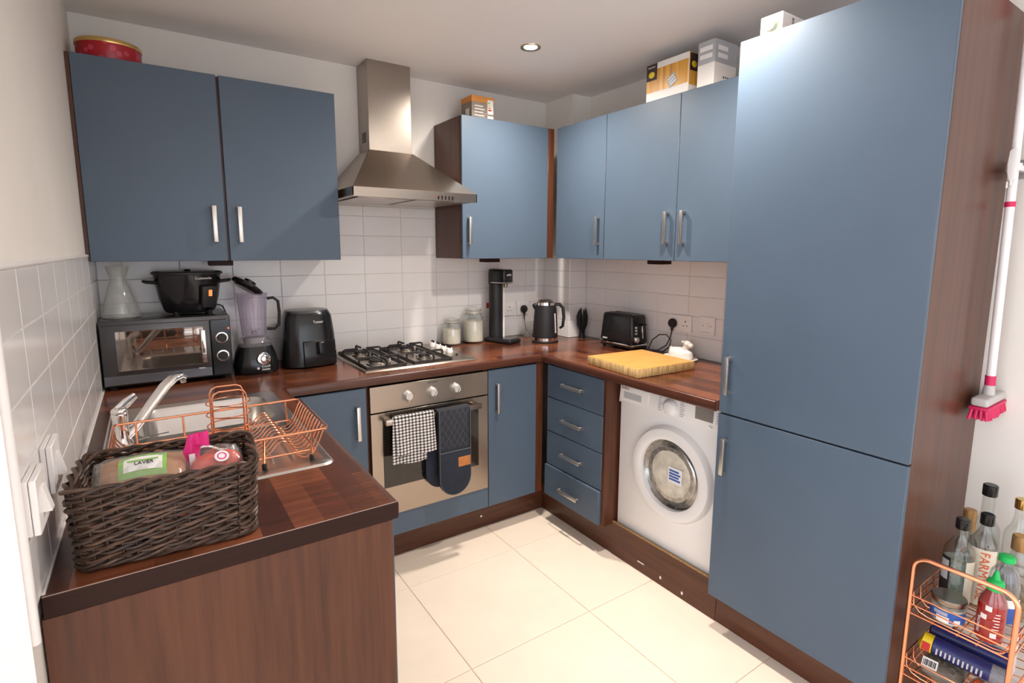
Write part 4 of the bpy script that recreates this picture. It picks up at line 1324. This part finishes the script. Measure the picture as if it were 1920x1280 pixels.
def strand(row_z, phase, ra, rb, r, name, mt, period=2, jit=.0006):
    pts = []
    for k in range(NP):
        p, n = ring_[k]
        th = 2*PI*(k/NP)*NS/period+phase
        o_ = ra*math.cos(th)
        z = row_z+rb*math.sin(th)+jit*math.sin(k*.21+row_z*300)
        s = taper(z)
        pts.append(((p.x*s+n.x*o_), (p.y*s+n.y*o_), z))
    return MB().tube(pts, r, 6, True).build(name, mt, bk)
for k in range(0, NP, 6):
    p, n = ring_[k]
    s0, s1 = taper(0), taper(BH)
    MB().tube([(p.x*s0, p.y*s0, .004), (p.x*s1, p.y*s1, BH-.006)], .0024, 6).build('stake', 'wicker', bk)
NR = 12
for j in range(NR):
    z = .0100+j*.0107
    for q in (0, 1):
        strand(z, q*PI+j*.9, .0046, .0032, .0031+rw.random()*.0005, 'strand', 'wicker2' if (j*2+q) % 3 == 0 else 'wicker', 4 if j % 2 else 3.38462)
for q in range(3):                        # plaited rim and foot
    strand(BH-.008, q*2*PI/3, .0060, .0062, .0036, 'rim_strand', 'wicker2' if q == 1 else 'wicker', 5.5)
    strand(.0072, q*2*PI/3, .0052, .0030, .0034, 'foot_strand', 'wicker', 5.5)
MB().prism(rrect(-BWX*.93, -BWY*.92, BWX*.93, BWY*.92, .024, 5), .0030, .0075, 'z').build('base_panel', 'wicker', bk)

def pillow(mb, c, lx, ly, lz, Mx=None, nu=16, nv=12, seed=0, rough=.0):
    rd = random.Random(seed)
    N = [[rd.uniform(-1, 1) for _ in range(nv+1)] for _ in range(nu+1)]
    for sgn in (1, -1):
        def f(u, v, sgn=sgn):
            a, b = 2*u-1, 2*v-1
            h = (max(0, 1-abs(a)**2.6))**.6*(max(0, 1-abs(b)**2.6))**.6
            i, j = min(nu, round(u*nu)), min(nv, round(v*nv))
            return (c[0]+a*lx*(1-.06*(1-h)), c[1]+b*ly*(1-.06*(1-h)), c[2]+sgn*lz*h+rough*N[i][j]*h)
        mb.grid(f, nu, nv, 0, Mx)
    return mb
def bpos(x, y, z):                        # basket coordinates to room
    c_, s_ = math.cos(math.radians(-4)), math.sin(math.radians(-4))
    return (.1905+x*c_-y*s_, -1.632+x*s_+y*c_, WT+z)
# loaf in a clear bag
t = thing('bread_bag', 'bag of brown bread with a green label lying in the wicker basket', 'bread', bpos(-.040, -.004, .118), math.radians(-4), absolute=False)
Mb = Matrix.Rotation(math.radians(26), 4, 'X')
pillow(MB(), (0, 0, .010), .072, .044, .026, Mb, seed=2, rough=.0015).build('loaf', 'bread', t)
pillow(MB(), (-.002, -.004, .009), .082, .052, .0310, Mb, 22, 14, 5, .004).build('clear_wrap', 'film', t)
lb = MB().grid(lambda u, v: (-.036+.075*u, -.028+.056*v, .0425-.010*(2*v-1)**2-.004*(2*u-1)**2), 10, 8, .0008, Mb).build('label', 'green_lbl', t)
MB().grid(lambda u, v: (-.028+.060*u, -.018+.032*v, .0440-.010*(1.15*v-.65)**2-.004*(2*u-1)**2), 10, 8, .0005, Mb).build('label_panel', 'white_ink', lb)
text('label_print', 'LAVER', .0105, 'ink', Mb @ Matrix.Translation((.004, -.007, .0462)), lb)
box_ = MB().box((-.022, -.0005, .0448), (.026, .0020, .0462), 0, 1, Mb).build('label_stripe', 'green_lbl', lb)
# crumpled foil packet below it
t = thing('foil_packet', 'crinkled silver packet tucked below the bread in the basket', 'packet', bpos(-.034, -.042, .072), math.radians(2), absolute=False)
pillow(MB(), (0, 0, 0), .060, .036, .018, None, 20, 14, 9, .004).build('packet', 'foil', t)
# pink wrapper standing up
t = thing('pink_wrapper', 'bright pink twisted wrapper with white strip sticking out of the basket', 'wrapper', bpos(.040, .000, .120), 0, absolute=False)
MB().grid(lambda u, v: ((u-.5)*(.030-.022*abs(v-.55)*1.2)+.010*(v-.4)*(1 if v > .6 else 0), .006*math.sin(u*7+v*3), -.010+.078*v), 10, 14, .0012).build('wrapper', 'pink', t)
MB().grid(lambda u, v: (.004+.026*u, .004*math.sin(u*6)-.004, .046+.020*v-.012*u*(1-v)+.006*u), 8, 6, .001).build('wrapper_ear', 'pink', t)
box('white_strip', (-.006, -.0095, -.008), (.004, -.008, .030), 'white_ink', t)
# pack of red fruit
t = thing('fruit_pack', 'clear pack of red fruit with a round white sticker in the basket', 'fruit', bpos(.080, .002, .108), math.radians(-4), absolute=False)
for k, (x, y, z) in enumerate(((-.016, -.010, .010), (.018, -.006, .012), (.0, .024, .008))):
    MB().ball((x, y, z), (.030, .028, .026), 20).build('fruit', 'tomato', t)
pillow(MB(), (0, .004, .012), .052, .048, .032, None, 18, 14, 14, .003).build('clear_wrap', 'film', t)
MB().lathe([(.013, 0), (.012, .0008)], Mx=facing((.010, -.0315, .0355), (.1, -.75, 1)), seg=20).build('sticker', 'white_ink', t)
MB().lathe([(.0085, .0009), (.0060, .0012)], Mx=facing((.010, -.0315, .0355), (.1, -.75, 1)), seg=18, caps=False).build('sticker_print', 'pink', t)
MB().grid(lambda u, v: (-.034+.055*u, .012+.012*v-.010*u, .040+.006*math.sin(u*5)), 8, 4, .001).build('wrap_fold', 'white_ink', t)
t = thing('foil_packet', 'small silver crisp bag in the far corner of the basket', 'packet', bpos(.110, .060, .106), math.radians(20), absolute=False)
pillow(MB(), (0, 0, 0), .018, .024, .028, None, 12, 10, 21, .003).build('packet', 'foil', t)
for k, (x, mt_) in enumerate(((-.085, 'lbl_blue'), (.000, 'orange_ink'), (.085, 'card_d'))):
    lab_ = ('blue packet at the bottom of the wicker basket', 'orange packet at the bottom of the wicker basket', 'brown packet at the bottom of the wicker basket')[k]
    t = thing('snack_packet', lab_, 'packet', bpos(x*.9, .0, (.033, .033, .049)[k]), math.radians(-4), absolute=False)
    pillow(MB(), (0, 0, 0), .036, .066, (.023, .023, .039)[k], None, 12, 10, 30+k, .003).build('packet', mt_, t)

# ------------------------------------------------------------------ things on top of the wall cabinets
t = thing('biscuit_tin', 'round red biscuit tin with gold lid rim on the wall cabinet', 'tin', (.1260, -.170, ZT))
tc_ = (.1260, -.170, ZT+.0006)
MB().lathe([(.1010, .002), (.1020, .004), (.1020, .066)], tc_, 48).build('tin_body', 'tin_red', t)
MB().lathe([(.1010, 0), (.1030, .001), (.1030, .004)], tc_, 48).build('base_rim', 'gold', t)
MB().lathe([(.1045, .066), (.1050, .068), (.1050, .0785), (.1030, .0815), (.0980, .0815), (.0960, .0800), (.01, .0800)], tc_, 48).build('lid', 'gold', t)

t = thing('bulb_box', 'small grey and orange light bulb box on the cabinet beside the hood', 'box', (1.742, -.180, ZT))
zb_ = ZT+.0006
a_, b_ = (1.672, -.232), (1.812, -.118)
box('carton', (a_[0], a_[1], zb_), (b_[0], b_[1], zb_+.100), 'kraft_g', t, .001, 1)
box('orange_band', (a_[0]-.0004, a_[1]-.0004, zb_+.1002), (b_[0]+.0004, b_[1], zb_+.132), 'kraft_o', t, .001, 1)
box('energy_label', (1.770, a_[1]-.0010, zb_+.045), (1.806, a_[1]-.0002, zb_+.118), 'white_ink', t)
for k, c_ in enumerate(('green', 'yellow', 'kraft_o', 'red')):
    box('energy_bar', (1.774, a_[1]-.0016, zb_+.098-k*.012), (1.782+k*.004, a_[1]-.0008, zb_+.105-k*.012), c_, t)
box('code_label', (1.770, a_[1]-.0010, zb_+.006), (1.806, a_[1]-.0002, zb_+.036), 'white_ink', t)
for k in range(4):
    box('print_line', (1.690, a_[1]-.0010, zb_+.030+k*.016), (1.750-.008*(k % 2), a_[1]-.0003, zb_+.035+k*.016), 'white_ink', t)
MB().box((a_[0]-.0010, -.205, zb_+.01), (a_[0]-.0003, -.165, zb_+.07)).build('side_print', 'white_ink', t)

t = thing('light_fitting_box', 'gold striped light fitting box on top of the right wall cabinets', 'box', (2.218, -1.105, ZT))
gx, gx2, gy0, gy1, gz = 2.176, 2.262, -1.222, -.985, ZT+.0006
box('carton', (gx, gy0, gz), (gx2, gy1, gz+.165), 'card_w', t, .0015, 1)
box('striped_print', (gx-.0008, gy0+.002, gz+.040), (gx-.0001, gy1-.002, gz+.138), 'card_gold', t)
box('striped_print', (gx+.002, gy0-.0008, gz+.032), (gx2-.002, gy0-.0001, gz+.163), 'card_gold', t)
lg = box('brand_panel', (gx-.0015, gy1-.062, gz+.092), (gx-.0007, gy1-.001, gz+.163), 'card_d', t)
MB().lathe([(.018, 0), (.017, .0006)], Mx=facing((gx-.0016, gy1-.031, gz+.117), (-1, 0, 0)), seg=20, sx=1, sy=.75).build('logo_disc', 'yellow', lg)
text('brand_print', 'BRILLIANT', .0088, 'white_ink', facing((gx-.0019, gy1-.031, gz+.149), (-1, 0, 0)), lg)
ls = box('side_panel', (gx+.006, gy0-.0015, gz+.090), (gx2-.012, gy0-.0006, gz+.161), 'card_d', t)
MB().lathe([(.017, 0), (.016, .0006)], Mx=facing((gx+.034, gy0-.0016, gz+.117), (0, -1, 0)), seg=20, sx=1, sy=.8).build('logo_disc', 'yellow', ls)
Fp = facing((gx-.0012, gy0+.085, gz+.068), (-1, 0, 0))
lampp = MB()
lampp.box((-.026, -.022, 0), (.022, .026, .0008), 0, 1, Fp @ Matrix.Rotation(.5, 4, 'Z'))
lampp.build('lamp_picture', 'card_gr', t)
for k in range(3):
    MB().box((-.020, -.014+k*.013, .0009), (.018, -.008+k*.013, .0014), 0, 1, Fp @ Matrix.Rotation(.5, 4, 'Z')).build('lamp_picture_detail', 'white_ink', t)

t = thing('light_fitting_box', 'grey and white carton next to the gold striped box', 'box', (2.275, -1.32, ZT))
wx0, wx1, wy0_, wy1_ = 2.182, 2.330, -1.345, -1.262
box('carton', (wx0, wy0_, gz), (wx1, wy1_, gz+.092), 'card_w', t, .001, 1)
box('grey_top', (wx0, wy0_, gz+.0922), (wx1, wy1_, gz+.182), 'card_gr', t, .001, 1)
for k in range(2):
    box('print_block', (wx0-.0008, wy0_+.012, gz+.112+k*.030), (wx0-.0001, wy1_-.010, gz+.130+k*.030), 'white_ink', t)
    box('print_block', (wx0+.020, wy0_-.0008, gz+.112+k*.030), (wx0+.085, wy0_-.0001, gz+.130+k*.030), 'white_ink', t)
for k in range(5):
    box('print_mark', (wx0+.060+k*.014, wy0_-.0008, gz+.034+.002*(k % 2)), (wx0+.068+k*.014, wy0_-.0001, gz+.042), 'card_d', t)

t = thing('milk_carton', 'white drinks carton with green mark and cap lying on the tall unit', 'carton', (2.03, -1.735, 2.1437))
cz0, cx0, cx1_, cy0_, cy1_ = 2.1443, 1.945, 2.14, -1.768, -1.692
box('carton', (cx0, cy0_, cz0), (cx1_, cy1_, cz0+.076), 'card_w', t, .002, 1)
MB().lathe([(.020, 0), (.020, .012), (.017, .015)], Mx=facing((cx0-.0004, -1.728, cz0+.046), (-1, 0, 0)), seg=22).build('cap', 'white', t)
MB().tube([(cx0-.0006, -1.728-.026*math.cos(a), cz0+.046-.026*math.sin(a)) for a in [k*PI*.75/12-.3 for k in range(13)]], .003, 6, flat=.3).build('green_mark', 'green_lbl', t)
text('side_print', 'MADE\nBY', .016, 'ink', facing((2.015, cy0_-.0005, cz0+.045), (0, -1, 0), PI/2), t)

# ------------------------------------------------------------------ broom on its wall clip
t = thing('broom', 'white handled broom with crimson bristles hanging beside the tall unit', 'broom', (2.345, -2.305, .93))
pt, pb = Vector((2.300, -2.2900, 2.19)), Vector((2.324, -2.3020, 1.045))
MB().cyl(pb, pt, .0115, .0115, 18).build('handle', 'white', t)
ax_ = (pt-pb).normalized()
def band(z0_, z1_, r, mt_, nm):
    f = lambda z: pb+ax_*((z-pb.z)/ax_.z)
    MB().cyl(f(z0_), f(z1_), r, r, 18).build(nm, mt_, t)
band(1.0450, 1.075, .0135, 'crimson', 'lower_collar')
band(1.585, 1.600, .0132, 'crimson', 'collar')
band(2.120, 2.19, .0128, 'crimson', 'grip')
B0 = Matrix.Translation((2.324, -2.3020, 1.045)) @ Matrix.Rotation(math.radians(-3), 4, 'Z')
MB().lathe([(.016, -.030), (.0135, 0)], seg=16, Mx=B0).build('neck', 'grey_pl', t)
M['pale_grey'] = mat('pale_grey_plastic', (.52, .49, .47), .4, var=.02)
bpy.data.objects['neck'].data.materials[0] = M['pale_grey']
hdb = MB().box((-.070, -.022, -.056), (.070, .022, -.029), .008, 3, B0 @ Matrix.Rotation(math.radians(-4), 4, 'Y')).build('head', 'pale_grey', t)
MB().box((-.073, -.024, -.066), (.073, .024, -.0565), .003, 2, B0 @ Matrix.Rotation(math.radians(-4), 4, 'Y')).build('head_rim', 'crimson', t)
br = MB()
rb_ = random.Random(5)
for i in range(13):
    for j in range(4):
        x, y = -.065+i*.01083, -.017+j*.0113
        br.cyl((x, y, -.066), (x*1.08+rb_.uniform(-.003, .003), y*1.25, -.098+rb_.uniform(-.004, .004)), .0052, .0045, 6, B0 @ Matrix.Rotation(math.radians(-4), 4, 'Y'))
o = br.build('bristles', 'crimson', t)
o['kind'] = 'stuff'
f17 = pb+ax_*((1.700-pb.z)/ax_.z)
t = thing('broom_clip', 'white wall clip gripping the broom handle', 'clip', (WN, f17.y, 1.70))
MB().box((WN-.004, f17.y-.022, 1.672), (WN-.0005, f17.y+.022, 1.728), .001, 1).build('wall_plate', 'grey_pl', t)
MB().box((f17.x+.013, f17.y-.012, 1.690), (WN-.004, f17.y+.006, 1.706), .002, 1).build('arm', 'white', t)
MB().lathe([(.0145, -.010), (.018, -.010), (.018, .010), (.0145, .010), (.0145, -.010)], (f17.x, f17.y, 1.698), 20, caps=False).build('grip_ring', 'white', t)
MB().prism([(-.010, -.035), (.004, -.042), (.010, -.020), (.012, .010), (.010, .045), (.0, .052), (-.008, .046), (-.010, .010)], f17.x-.034, f17.x-.022, 'x', .002, Matrix.Translation((0, f17.y-.004, 1.698))).build('flap', 'white', t)
MB().box((f17.x-.026, f17.y-.010, 1.690), (f17.x-.015, f17.y+.006, 1.706), .002, 1).build('flap_arm', 'white', t)
for dz in (-.052, -.046):
    MB().box((f17.x-.033, f17.y-.006+.008*(dz < -.05), 1.698+dz-.008), (f17.x-.025, f17.y-.002+.008*(dz < -.05), 1.698+dz+.010), .001, 1).build('hook', 'white', t)

# ------------------------------------------------------------------ copper trolley
tr = thing('trolley', 'copper wire storage trolley standing beside the tall unit', 'trolley', (2.16, -2.395, 0))
vx0, vx1, vy0, vy1, vz = 1.932, 2.372, -2.508, -2.284, .600
def end_frame(x, vz=vz):
    r = .036
    P_ = [(x, vy1, .028), (x, vy1, vz-r)]+[(x, vy1-r+r*math.cos(a), vz-r+r*math.sin(a)) for a in [k*PI/2/6 for k in range(1, 7)]]
    P_ += [(x, vy0+r-r*math.sin(a), vz-r+r*math.cos(a)) for a in [k*PI/2/6 for k in range(0, 7)]]+[(x, vy0, .028)]
    MB().tube(P_, .0062, 10).build('end_frame', 'copper', tr)
end_frame(vx0)
end_frame(vx1, .484)
for x in (vx0, vx1):
    for y in (vy0, vy1):
        MB().lathe([(.010, .0), (.012, .014), (.008, .030)], (x, y, .0003), 12).build('foot', 'black_m', tr)
TIERS = [(.4800, .4200), (.2850, .2250), (.0900, .0350)]
for zr_, zf_ in TIERS:
    tb = MB().tube([(x, y, zf_) for x, y in rrect(vx0+.010, vy0+.020, vx1-.010, vy1-.020, .02, 4)], .0022, 6, True).build('tier', 'copper', tr)
    for k in range(3):
        z = zr_-k*.0275
        for x in (vx0, vx1):
            MB().tube([(x, vy0, z), (x, vy1, z)], .0021, 6).build('wire', 'copper', tb)
        for y in (vy0, vy1):
            MB().tube([(vx0, y, z), (vx1, y, z)], .0021, 6).build('wire', 'copper', tb)
    for k in range(9):                   # floor wires curving up at both sides
        x = vx0+.025+k*(vx1-vx0-.05)/8
        MB().tube([(x, vy1, zr_), (x, vy1-.003, zf_+.022), (x, vy1-.018, zf_+.005), (x, vy1-.04, zf_), (x, vy0+.04, zf_), (x, vy0+.018, zf_+.005), (x, vy0+.003, zf_+.022), (x, vy0, zr_)], .0018, 6).build('wire', 'copper', tb)
    for y in (vy1-.055, vy0+.070, (vy0+vy1)/2):
        MB().tube([(vx0, y, zr_-.055), (vx0+.004, y, zf_-.002), (vx1-.004, y, zf_-.002), (vx1, y, zr_-.055)], .0019, 6).build('wire', 'copper', tb)

NRM = Vector((-.975, -.22, 0)).normalized()      # towards the room
ANG = math.atan2(NRM.y, NRM.x)
zt0 = TIERS[0][1]+.0026
def patch(c, r, z0_, z1_, a0, a1, n=14, th=.0006):
    """label wrapped on a round bottle; angles measured from the side facing the room"""
    return MB().grid(lambda u, v: (c[0]+r*math.cos(ANG+a0+(a1-a0)*u), c[1]+r*math.sin(ANG+a0+(a1-a0)*u), z0_+(z1_-z0_)*v), n, 2, th)
def wrap_text(name, s, size, mt_, c, r, z, da, par, roll=0.0):
    n = Vector((math.cos(ANG+da), math.sin(ANG+da), 0))
    pos = Vector((c[0], c[1], z))+n*(r+.0004)
    return text(name, s, size, mt_, facing(pos, n, roll), par, bend=None if roll else r)
def bottle(name, label, x, y, prof, glass, cap_prof, cap_mt, fill=None, group=None, z=None):
    z = zt0 if z is None else z
    t = thing(name, label, 'bottle', (x, y, z), group=group)
    inn = [(max(.004, r-.0022), zz_+(.004 if k == 0 else 0)) for k, (r, zz_) in enumerate(prof)][::-1]
    b_ = MB().lathe(prof+inn, (x, y, z), 28).build('bottle_body', glass, t)
    MB().lathe(cap_prof, (x, y, z), 22).build('cap', cap_mt, t)
    if fill:
        fm, fz = fill
        fp = [(r-.0030, zz_+(.005 if k == 0 else 0)) for k, (r, zz_) in enumerate(prof) if zz_ < fz]
        fp.append((fp[-1][0], fz))
        MB().lathe(fp, (x, y, z), 26).build('contents', fm, t)
    return t
def spirit(r, hs, h, nr=.0135):
    return [(r*.94, 0), (r, .005), (r, hs), (r*.92, hs+.012), (r*.62, hs+.030), (nr+.002, hs+.046), (nr, hs+.056), (nr, h)]
# clear spirit bottle with black back label
x, y = 2.075, -2.344
t = bottle('spirit_bottle', 'clear bottle of pale liquid with black cap and black label in the trolley', x, y, spirit(.037, .172, .250), 'glass', [(.0150, .242), (.0165, .244), (.0165, .270), (.014, .273)], 'black', ('liquid', .150), 'bottles in the trolley')
patch((x, y), .0376, zt0+.030, zt0+.160, -1.20, -.40).build('label', 'lbl_black', t)
patch((x, y), .0383, zt0+.092, zt0+.150, -1.10, -.50).build('label_panel', 'card_gr', t)
patch((x, y), .0376, zt0+.030, zt0+.158, .55, 1.35).build('front_label', 'lbl_cream', t)
# FARMWISE labelled bottle
x, y = 2.145, -2.380
t = bottle('spirit_bottle', 'bottle with cream label reading FARMWISE in orange, black cap', x, y, spirit(.036, .190, .262), 'glass', [(.0150, .250), (.0165, .252), (.0165, .280), (.014, .283)], 'black', ('oil', .030), 'bottles in the trolley')
patch((x, y), .0366, zt0+.015, zt0+.186, -1.25, .95).build('label', 'lbl_cream', t)
wrap_text('label_print', 'FARMWISE', .031, 'orange_ink', (x, y), .0373, zt0+.106, .12, t, -PI/2)
wrap_text('label_print', 'KITCHEN', .020, 'orange_ink', (x, y), .0373, zt0+.112, -.62, t, -PI/2)
# bottles behind
bottle('spirit_bottle', 'dark necked bottle with gold and brown stopper behind the black capped ones', 2.186, -2.330, spirit(.0265, .150, .238), 'glass', [(.016, .200), (.016, .222), (.0165, .223), (.0165, .262), (.014, .264)], 'bronze', ('oil', .10), 'bottles in the trolley')
bottle('spirit_bottle', 'tallest clear bottle with a black cap, against the wall', 2.257, -2.352, spirit(.036, .190, .305, .016), 'glass', [(.0172, .298), (.0185, .300), (.0185, .330), (.016, .333)], 'black', ('oil', .03), 'bottles in the trolley')
t = bottle('spirit_bottle', 'clear bottle with a bronze stopper behind the green capped bottle', 2.150, -2.454, spirit(.034, .150, .225, .016), 'glass', [(.0175, .205), (.0190, .207), (.0190, .246), (.016, .249)], 'bronze', ('oil', .06), 'bottles in the trolley')
bottle('spirit_bottle', 'tall clear bottle with a shiny gold screw cap near the wall', 2.264, -2.426, spirit(.034, .200, .290, .016), 'glass', [(.0172, .284), (.0182, .286), (.0182, .312), (.016, .314)], 'gold', ('oil', .04), 'bottles in the trolley')
# clear plastic bottle, green flip cap, blue label
x, y = 2.058, -2.450
t = bottle('plastic_bottle', 'ribbed clear plastic bottle with green flip cap and blue label', x, y, [(.030, 0), (.034, .006), (.0345, .110), (.033, .118), (.0345, .130), (.030, .168), (.018, .190), (.013, .198), (.013, .208)], 'pet', [(.015, .200), (.018, .203), (.018, .216), (.014, .219)], 'green', None, 'bottles in the trolley')
patch((x, y), .0352, zt0+.040, zt0+.100, -1.4, 1.4, 20).build('label', 'lbl_blue', t)
patch((x, y), .0360, zt0+.085, zt0+.108, -1.4, 1.4, 20).build('label_top', 'white_ink', t)
for k in range(7):
    a = ANG-1.2+k*.4
    MB().tube([(x+.0335*math.cos(a), y+.0335*math.sin(a), zt0+.132), (x+.0300*math.cos(a), y+.0300*math.sin(a), zt0+.168), (x+.019*math.cos(a), y+.019*math.sin(a), zt0+.188)], .0025, 6).build('rib', 'pet', t)
# chilli sauce bottle
x, y = 1.989, -2.448
t = thing('sauce_bottle', 'red chilli sauce squeeze bottle with bright green nozzle cap', 'bottle', (x, y, zt0), group='bottles in the trolley')
MB().lathe([(.025, 0), (.0290, .004), (.0300, .020), (.0300, .105), (.0265, .120), (.0170, .138), (.0150, .146)], (x, y, zt0), 28).build('bottle_body', 'sauce', t)
MB().lathe([(.0300, .105), (.0304, .106), (.0268, .121), (.0174, .139), (.0152, .1465)], (x, y, zt0), 28, caps=False).build('clear_neck', 'pet', t)
MB().lathe([(.0185, .144), (.0190, .146), (.0190, .164), (.0160, .170), (.0090, .173), (.0070, .184), (.0030, .196), (.0018, .198)], (x, y, zt0), 22).build('nozzle_cap', 'green', t)
for k in range(6):
    patch((x, y), .0303, zt0+.044+k*.0085, zt0+.0465+k*.0085, .62, .12+.08*(k % 3), 8, .0004).build('label_print', 'white_ink', t)
for z_, a_ in ((.092, -.45), (.066, -.75), (.020, .05)):
    patch((x, y), .0303, zt0+z_, zt0+z_+.014, a_, a_+.45, 6, .0004).build('label_print', 'white_ink', t)
wrap_text('label_print', 'SRIRACHA', .0100, 'white_ink', (x, y), .0303, zt0+.045, -.85, t, PI/2)
# spread jar
x, y = 1.985, -2.358
t = thing('spread_jar', 'wide glass jar with silver lid and blue label at the trolley front', 'jar', (x, y, zt0))
jo = [(.034, 0), (.0385, .005), (.0400, .014), (.0400, .052), (.0375, .060)]
MB().lathe(jo+[(r-.002, z+(.004 if k == 0 else 0)) for k, (r, z) in enumerate(jo)][::-1], (x, y, zt0), 30).build('jar_body', 'glass', t)
MB().lathe([(.033, .0048), (.0370, .010), (.0372, .048), (.02, .049)], (x, y, zt0), 28).build('contents', 'flour', t)
MB().lathe([(.0395, .0605), (.0405, .062), (.0405, .072), (.0385, .0745), (.0350, .0735), (.01, .0732)], (x, y, zt0), 32).build('lid', 'steel', t)
patch((x, y), .0406, zt0+.014, zt0+.044, -1.3, 1.3, 18).build('label', 'lbl_blue', t)
patch((x, y), .0413, zt0+.014, zt0+.030, -.55, .15, 10).build('label_panel', 'white_ink', t)
patch((x, y), .0413, zt0+.016, zt0+.026, .42, .80, 8).build('label_panel', 'white_ink', t)
for k in range(3):
    patch((x, y), .0413, zt0+.033+k*.0035, zt0+.0345+k*.0035, -.75, .05, 8, .0003).build('label_print', 'white_ink', t)

# packets on the middle tier
zt1 = TIERS[1][1]+.003
t = thing('biscuit_packet', 'yellow and deep blue biscuit packet lying on the middle trolley tier', 'packet', (2.01, -2.40, zt1+.088), math.radians(8), absolute=False)
T_ = Matrix.Rotation(math.radians(4), 4, 'X')
MB().tube([(0, .072, 0), (0, .068, 0), (0, -.060, 0), (0, -.090, 0)], [.020, .025, .025, .024], 14, Mx=T_).build('wrapper', 'blue_pk', t)
MB().tube([(0, .100, .002), (0, .094, 0), (0, .070, 0)], [.012, .026, .0262], 14, Mx=T_).build('yellow_end', 'yellow', t)
MB().box((-.0275, .073, -.012), (-.0262, .092, .013), .0005, 1, T_).build('red_logo', 'red', t)
MB().tube([(0, -.058, 0), (0, -.092, 0)], [.0253, .0250], 14, Mx=T_).build('grey_end', 'grey_pk', t)
for k in range(11):
    MB().box((-.0262, .055-k*.0098, -.010+.002*(k % 2)), (-.0252, .059-k*.0098, .009), 0, 1, T_).build('letter_print', 'pale_print', t)
t = thing('biscuit_packet', 'dark blue packet behind the yellow ended one on the trolley', 'packet', (2.085, -2.385, zt1+.090), math.radians(6), absolute=False)
MB().tube([(0, .085, 0), (0, .080, 0), (0, -.090, 0), (0, -.095, 0)], [.018, .027, .027, .018], 14).build('wrapper', 'blue_pk', t)
t = thing('seed_bag', 'grey brown clear bag of seeds with barcode label on the trolley', 'bag', (2.005, -2.361, zt1+.031), math.radians(6), absolute=False)
pillow(MB(), (0, 0, 0), .052, .052, .028, None, 20, 18, 41, .004).build('bag', 'bag_g', t)
bl = MB().box((-.018, -.013, 0), (.018, .013, .0008), 0, 1, facing((-.040, .026, .0240), (-.75, 0, .75))).build('barcode_label', 'white_ink', t)
for k in range(9):
    MB().box((-.015+k*.0033, -.009, .0008), (-.0135+k*.0033+.0006*(k % 3), .008, .0012), 0, 1, facing((-.040, .026, .0240), (-.75, 0, .75))).build('barcode_bar', 'ink', bl)
t = thing('pasta_bag', 'red and white packet beside the seed bag on the trolley', 'bag', (1.995, -2.450, zt1+.028), math.radians(-5), absolute=False)
pillow(MB(), (0, 0, 0), .048, .034, .026, None, 16, 12, 51, .003).build('bag', 'white_ink', t)
pillow(MB(), (-.010, .004, .010), .034, .022, .021, None, 12, 10, 53, .003).build('red_print', 'orange_ink', t)
t = thing('paper_packet', 'white packet with black handwriting at the wall end of the trolley', 'packet', (2.170, -2.450, zt1+.0005), math.radians(3), absolute=False)
MB().box((-.045, -.022, 0), (.045, .022, .118), .004, 2).build('packet', 'card_w', t)
text('handwriting', '1940', .034, 'ink', facing((-.0456, .0, .070), (-1, 0, 0), -.9), t)
zt2_ = TIERS[2][1]+.003
t = thing('green_packet', 'green packet lying on the lowest trolley tier', 'packet', (2.02, -2.36, zt2_+.040), math.radians(10), absolute=False)
pillow(MB(), (0, 0, 0), .060, .055, .036, None, 14, 12, 61, .003).build('packet', 'green', t)
t = thing('brown_packet', 'brown paper packet lying on the lowest trolley tier', 'packet', (2.03, -2.455, zt2_+.036), math.radians(-8), absolute=False)
pillow(MB(), (0, 0, 0), .055, .034, .032, None, 14, 12, 63, .003).build('packet', 'chip', t)

# ------------------------------------------------------------------ ceiling downlights
for k, (x, y) in enumerate(DOWNLIGHTS):
    lab = ['small round brass rimmed downlight in the ceiling before the hood', 'round downlight in the ceiling right before the tall unit'][k]
    t = thing('ceiling_downlight' if k == 0 else 'ceiling_downlight_offscreen', lab, 'downlight', (x, y, H), group='ceiling downlights')
    MB().lathe([(.030, -.001), (.040, -.006), (.046, -.005), (.047, 0)], (x, y, H-.0002), 28, caps=False).build('bezel', 'brass', t)
    MB().lathe([(.0305, 0), (.001, .0005)], (x, y, H-.0022), 24).build('lens', 'lens', t)
    nm = 'downlight_lamp' if k == 0 else 'downlight_lamp_offscreen'
    ld = bpy.data.lights.new(nm, 'SPOT')
    ld.energy = DOWNLIGHT_W
    ld.color = (1.0, .92, .83)
    ld.spot_size = math.radians(168)
    ld.spot_blend = 1.0
    ld.shadow_soft_size = .045
    lo = bpy.data.objects.new(nm, ld)
    COL.objects.link(lo)
    lo.parent = t
    lo.location = (0, 0, -.012)
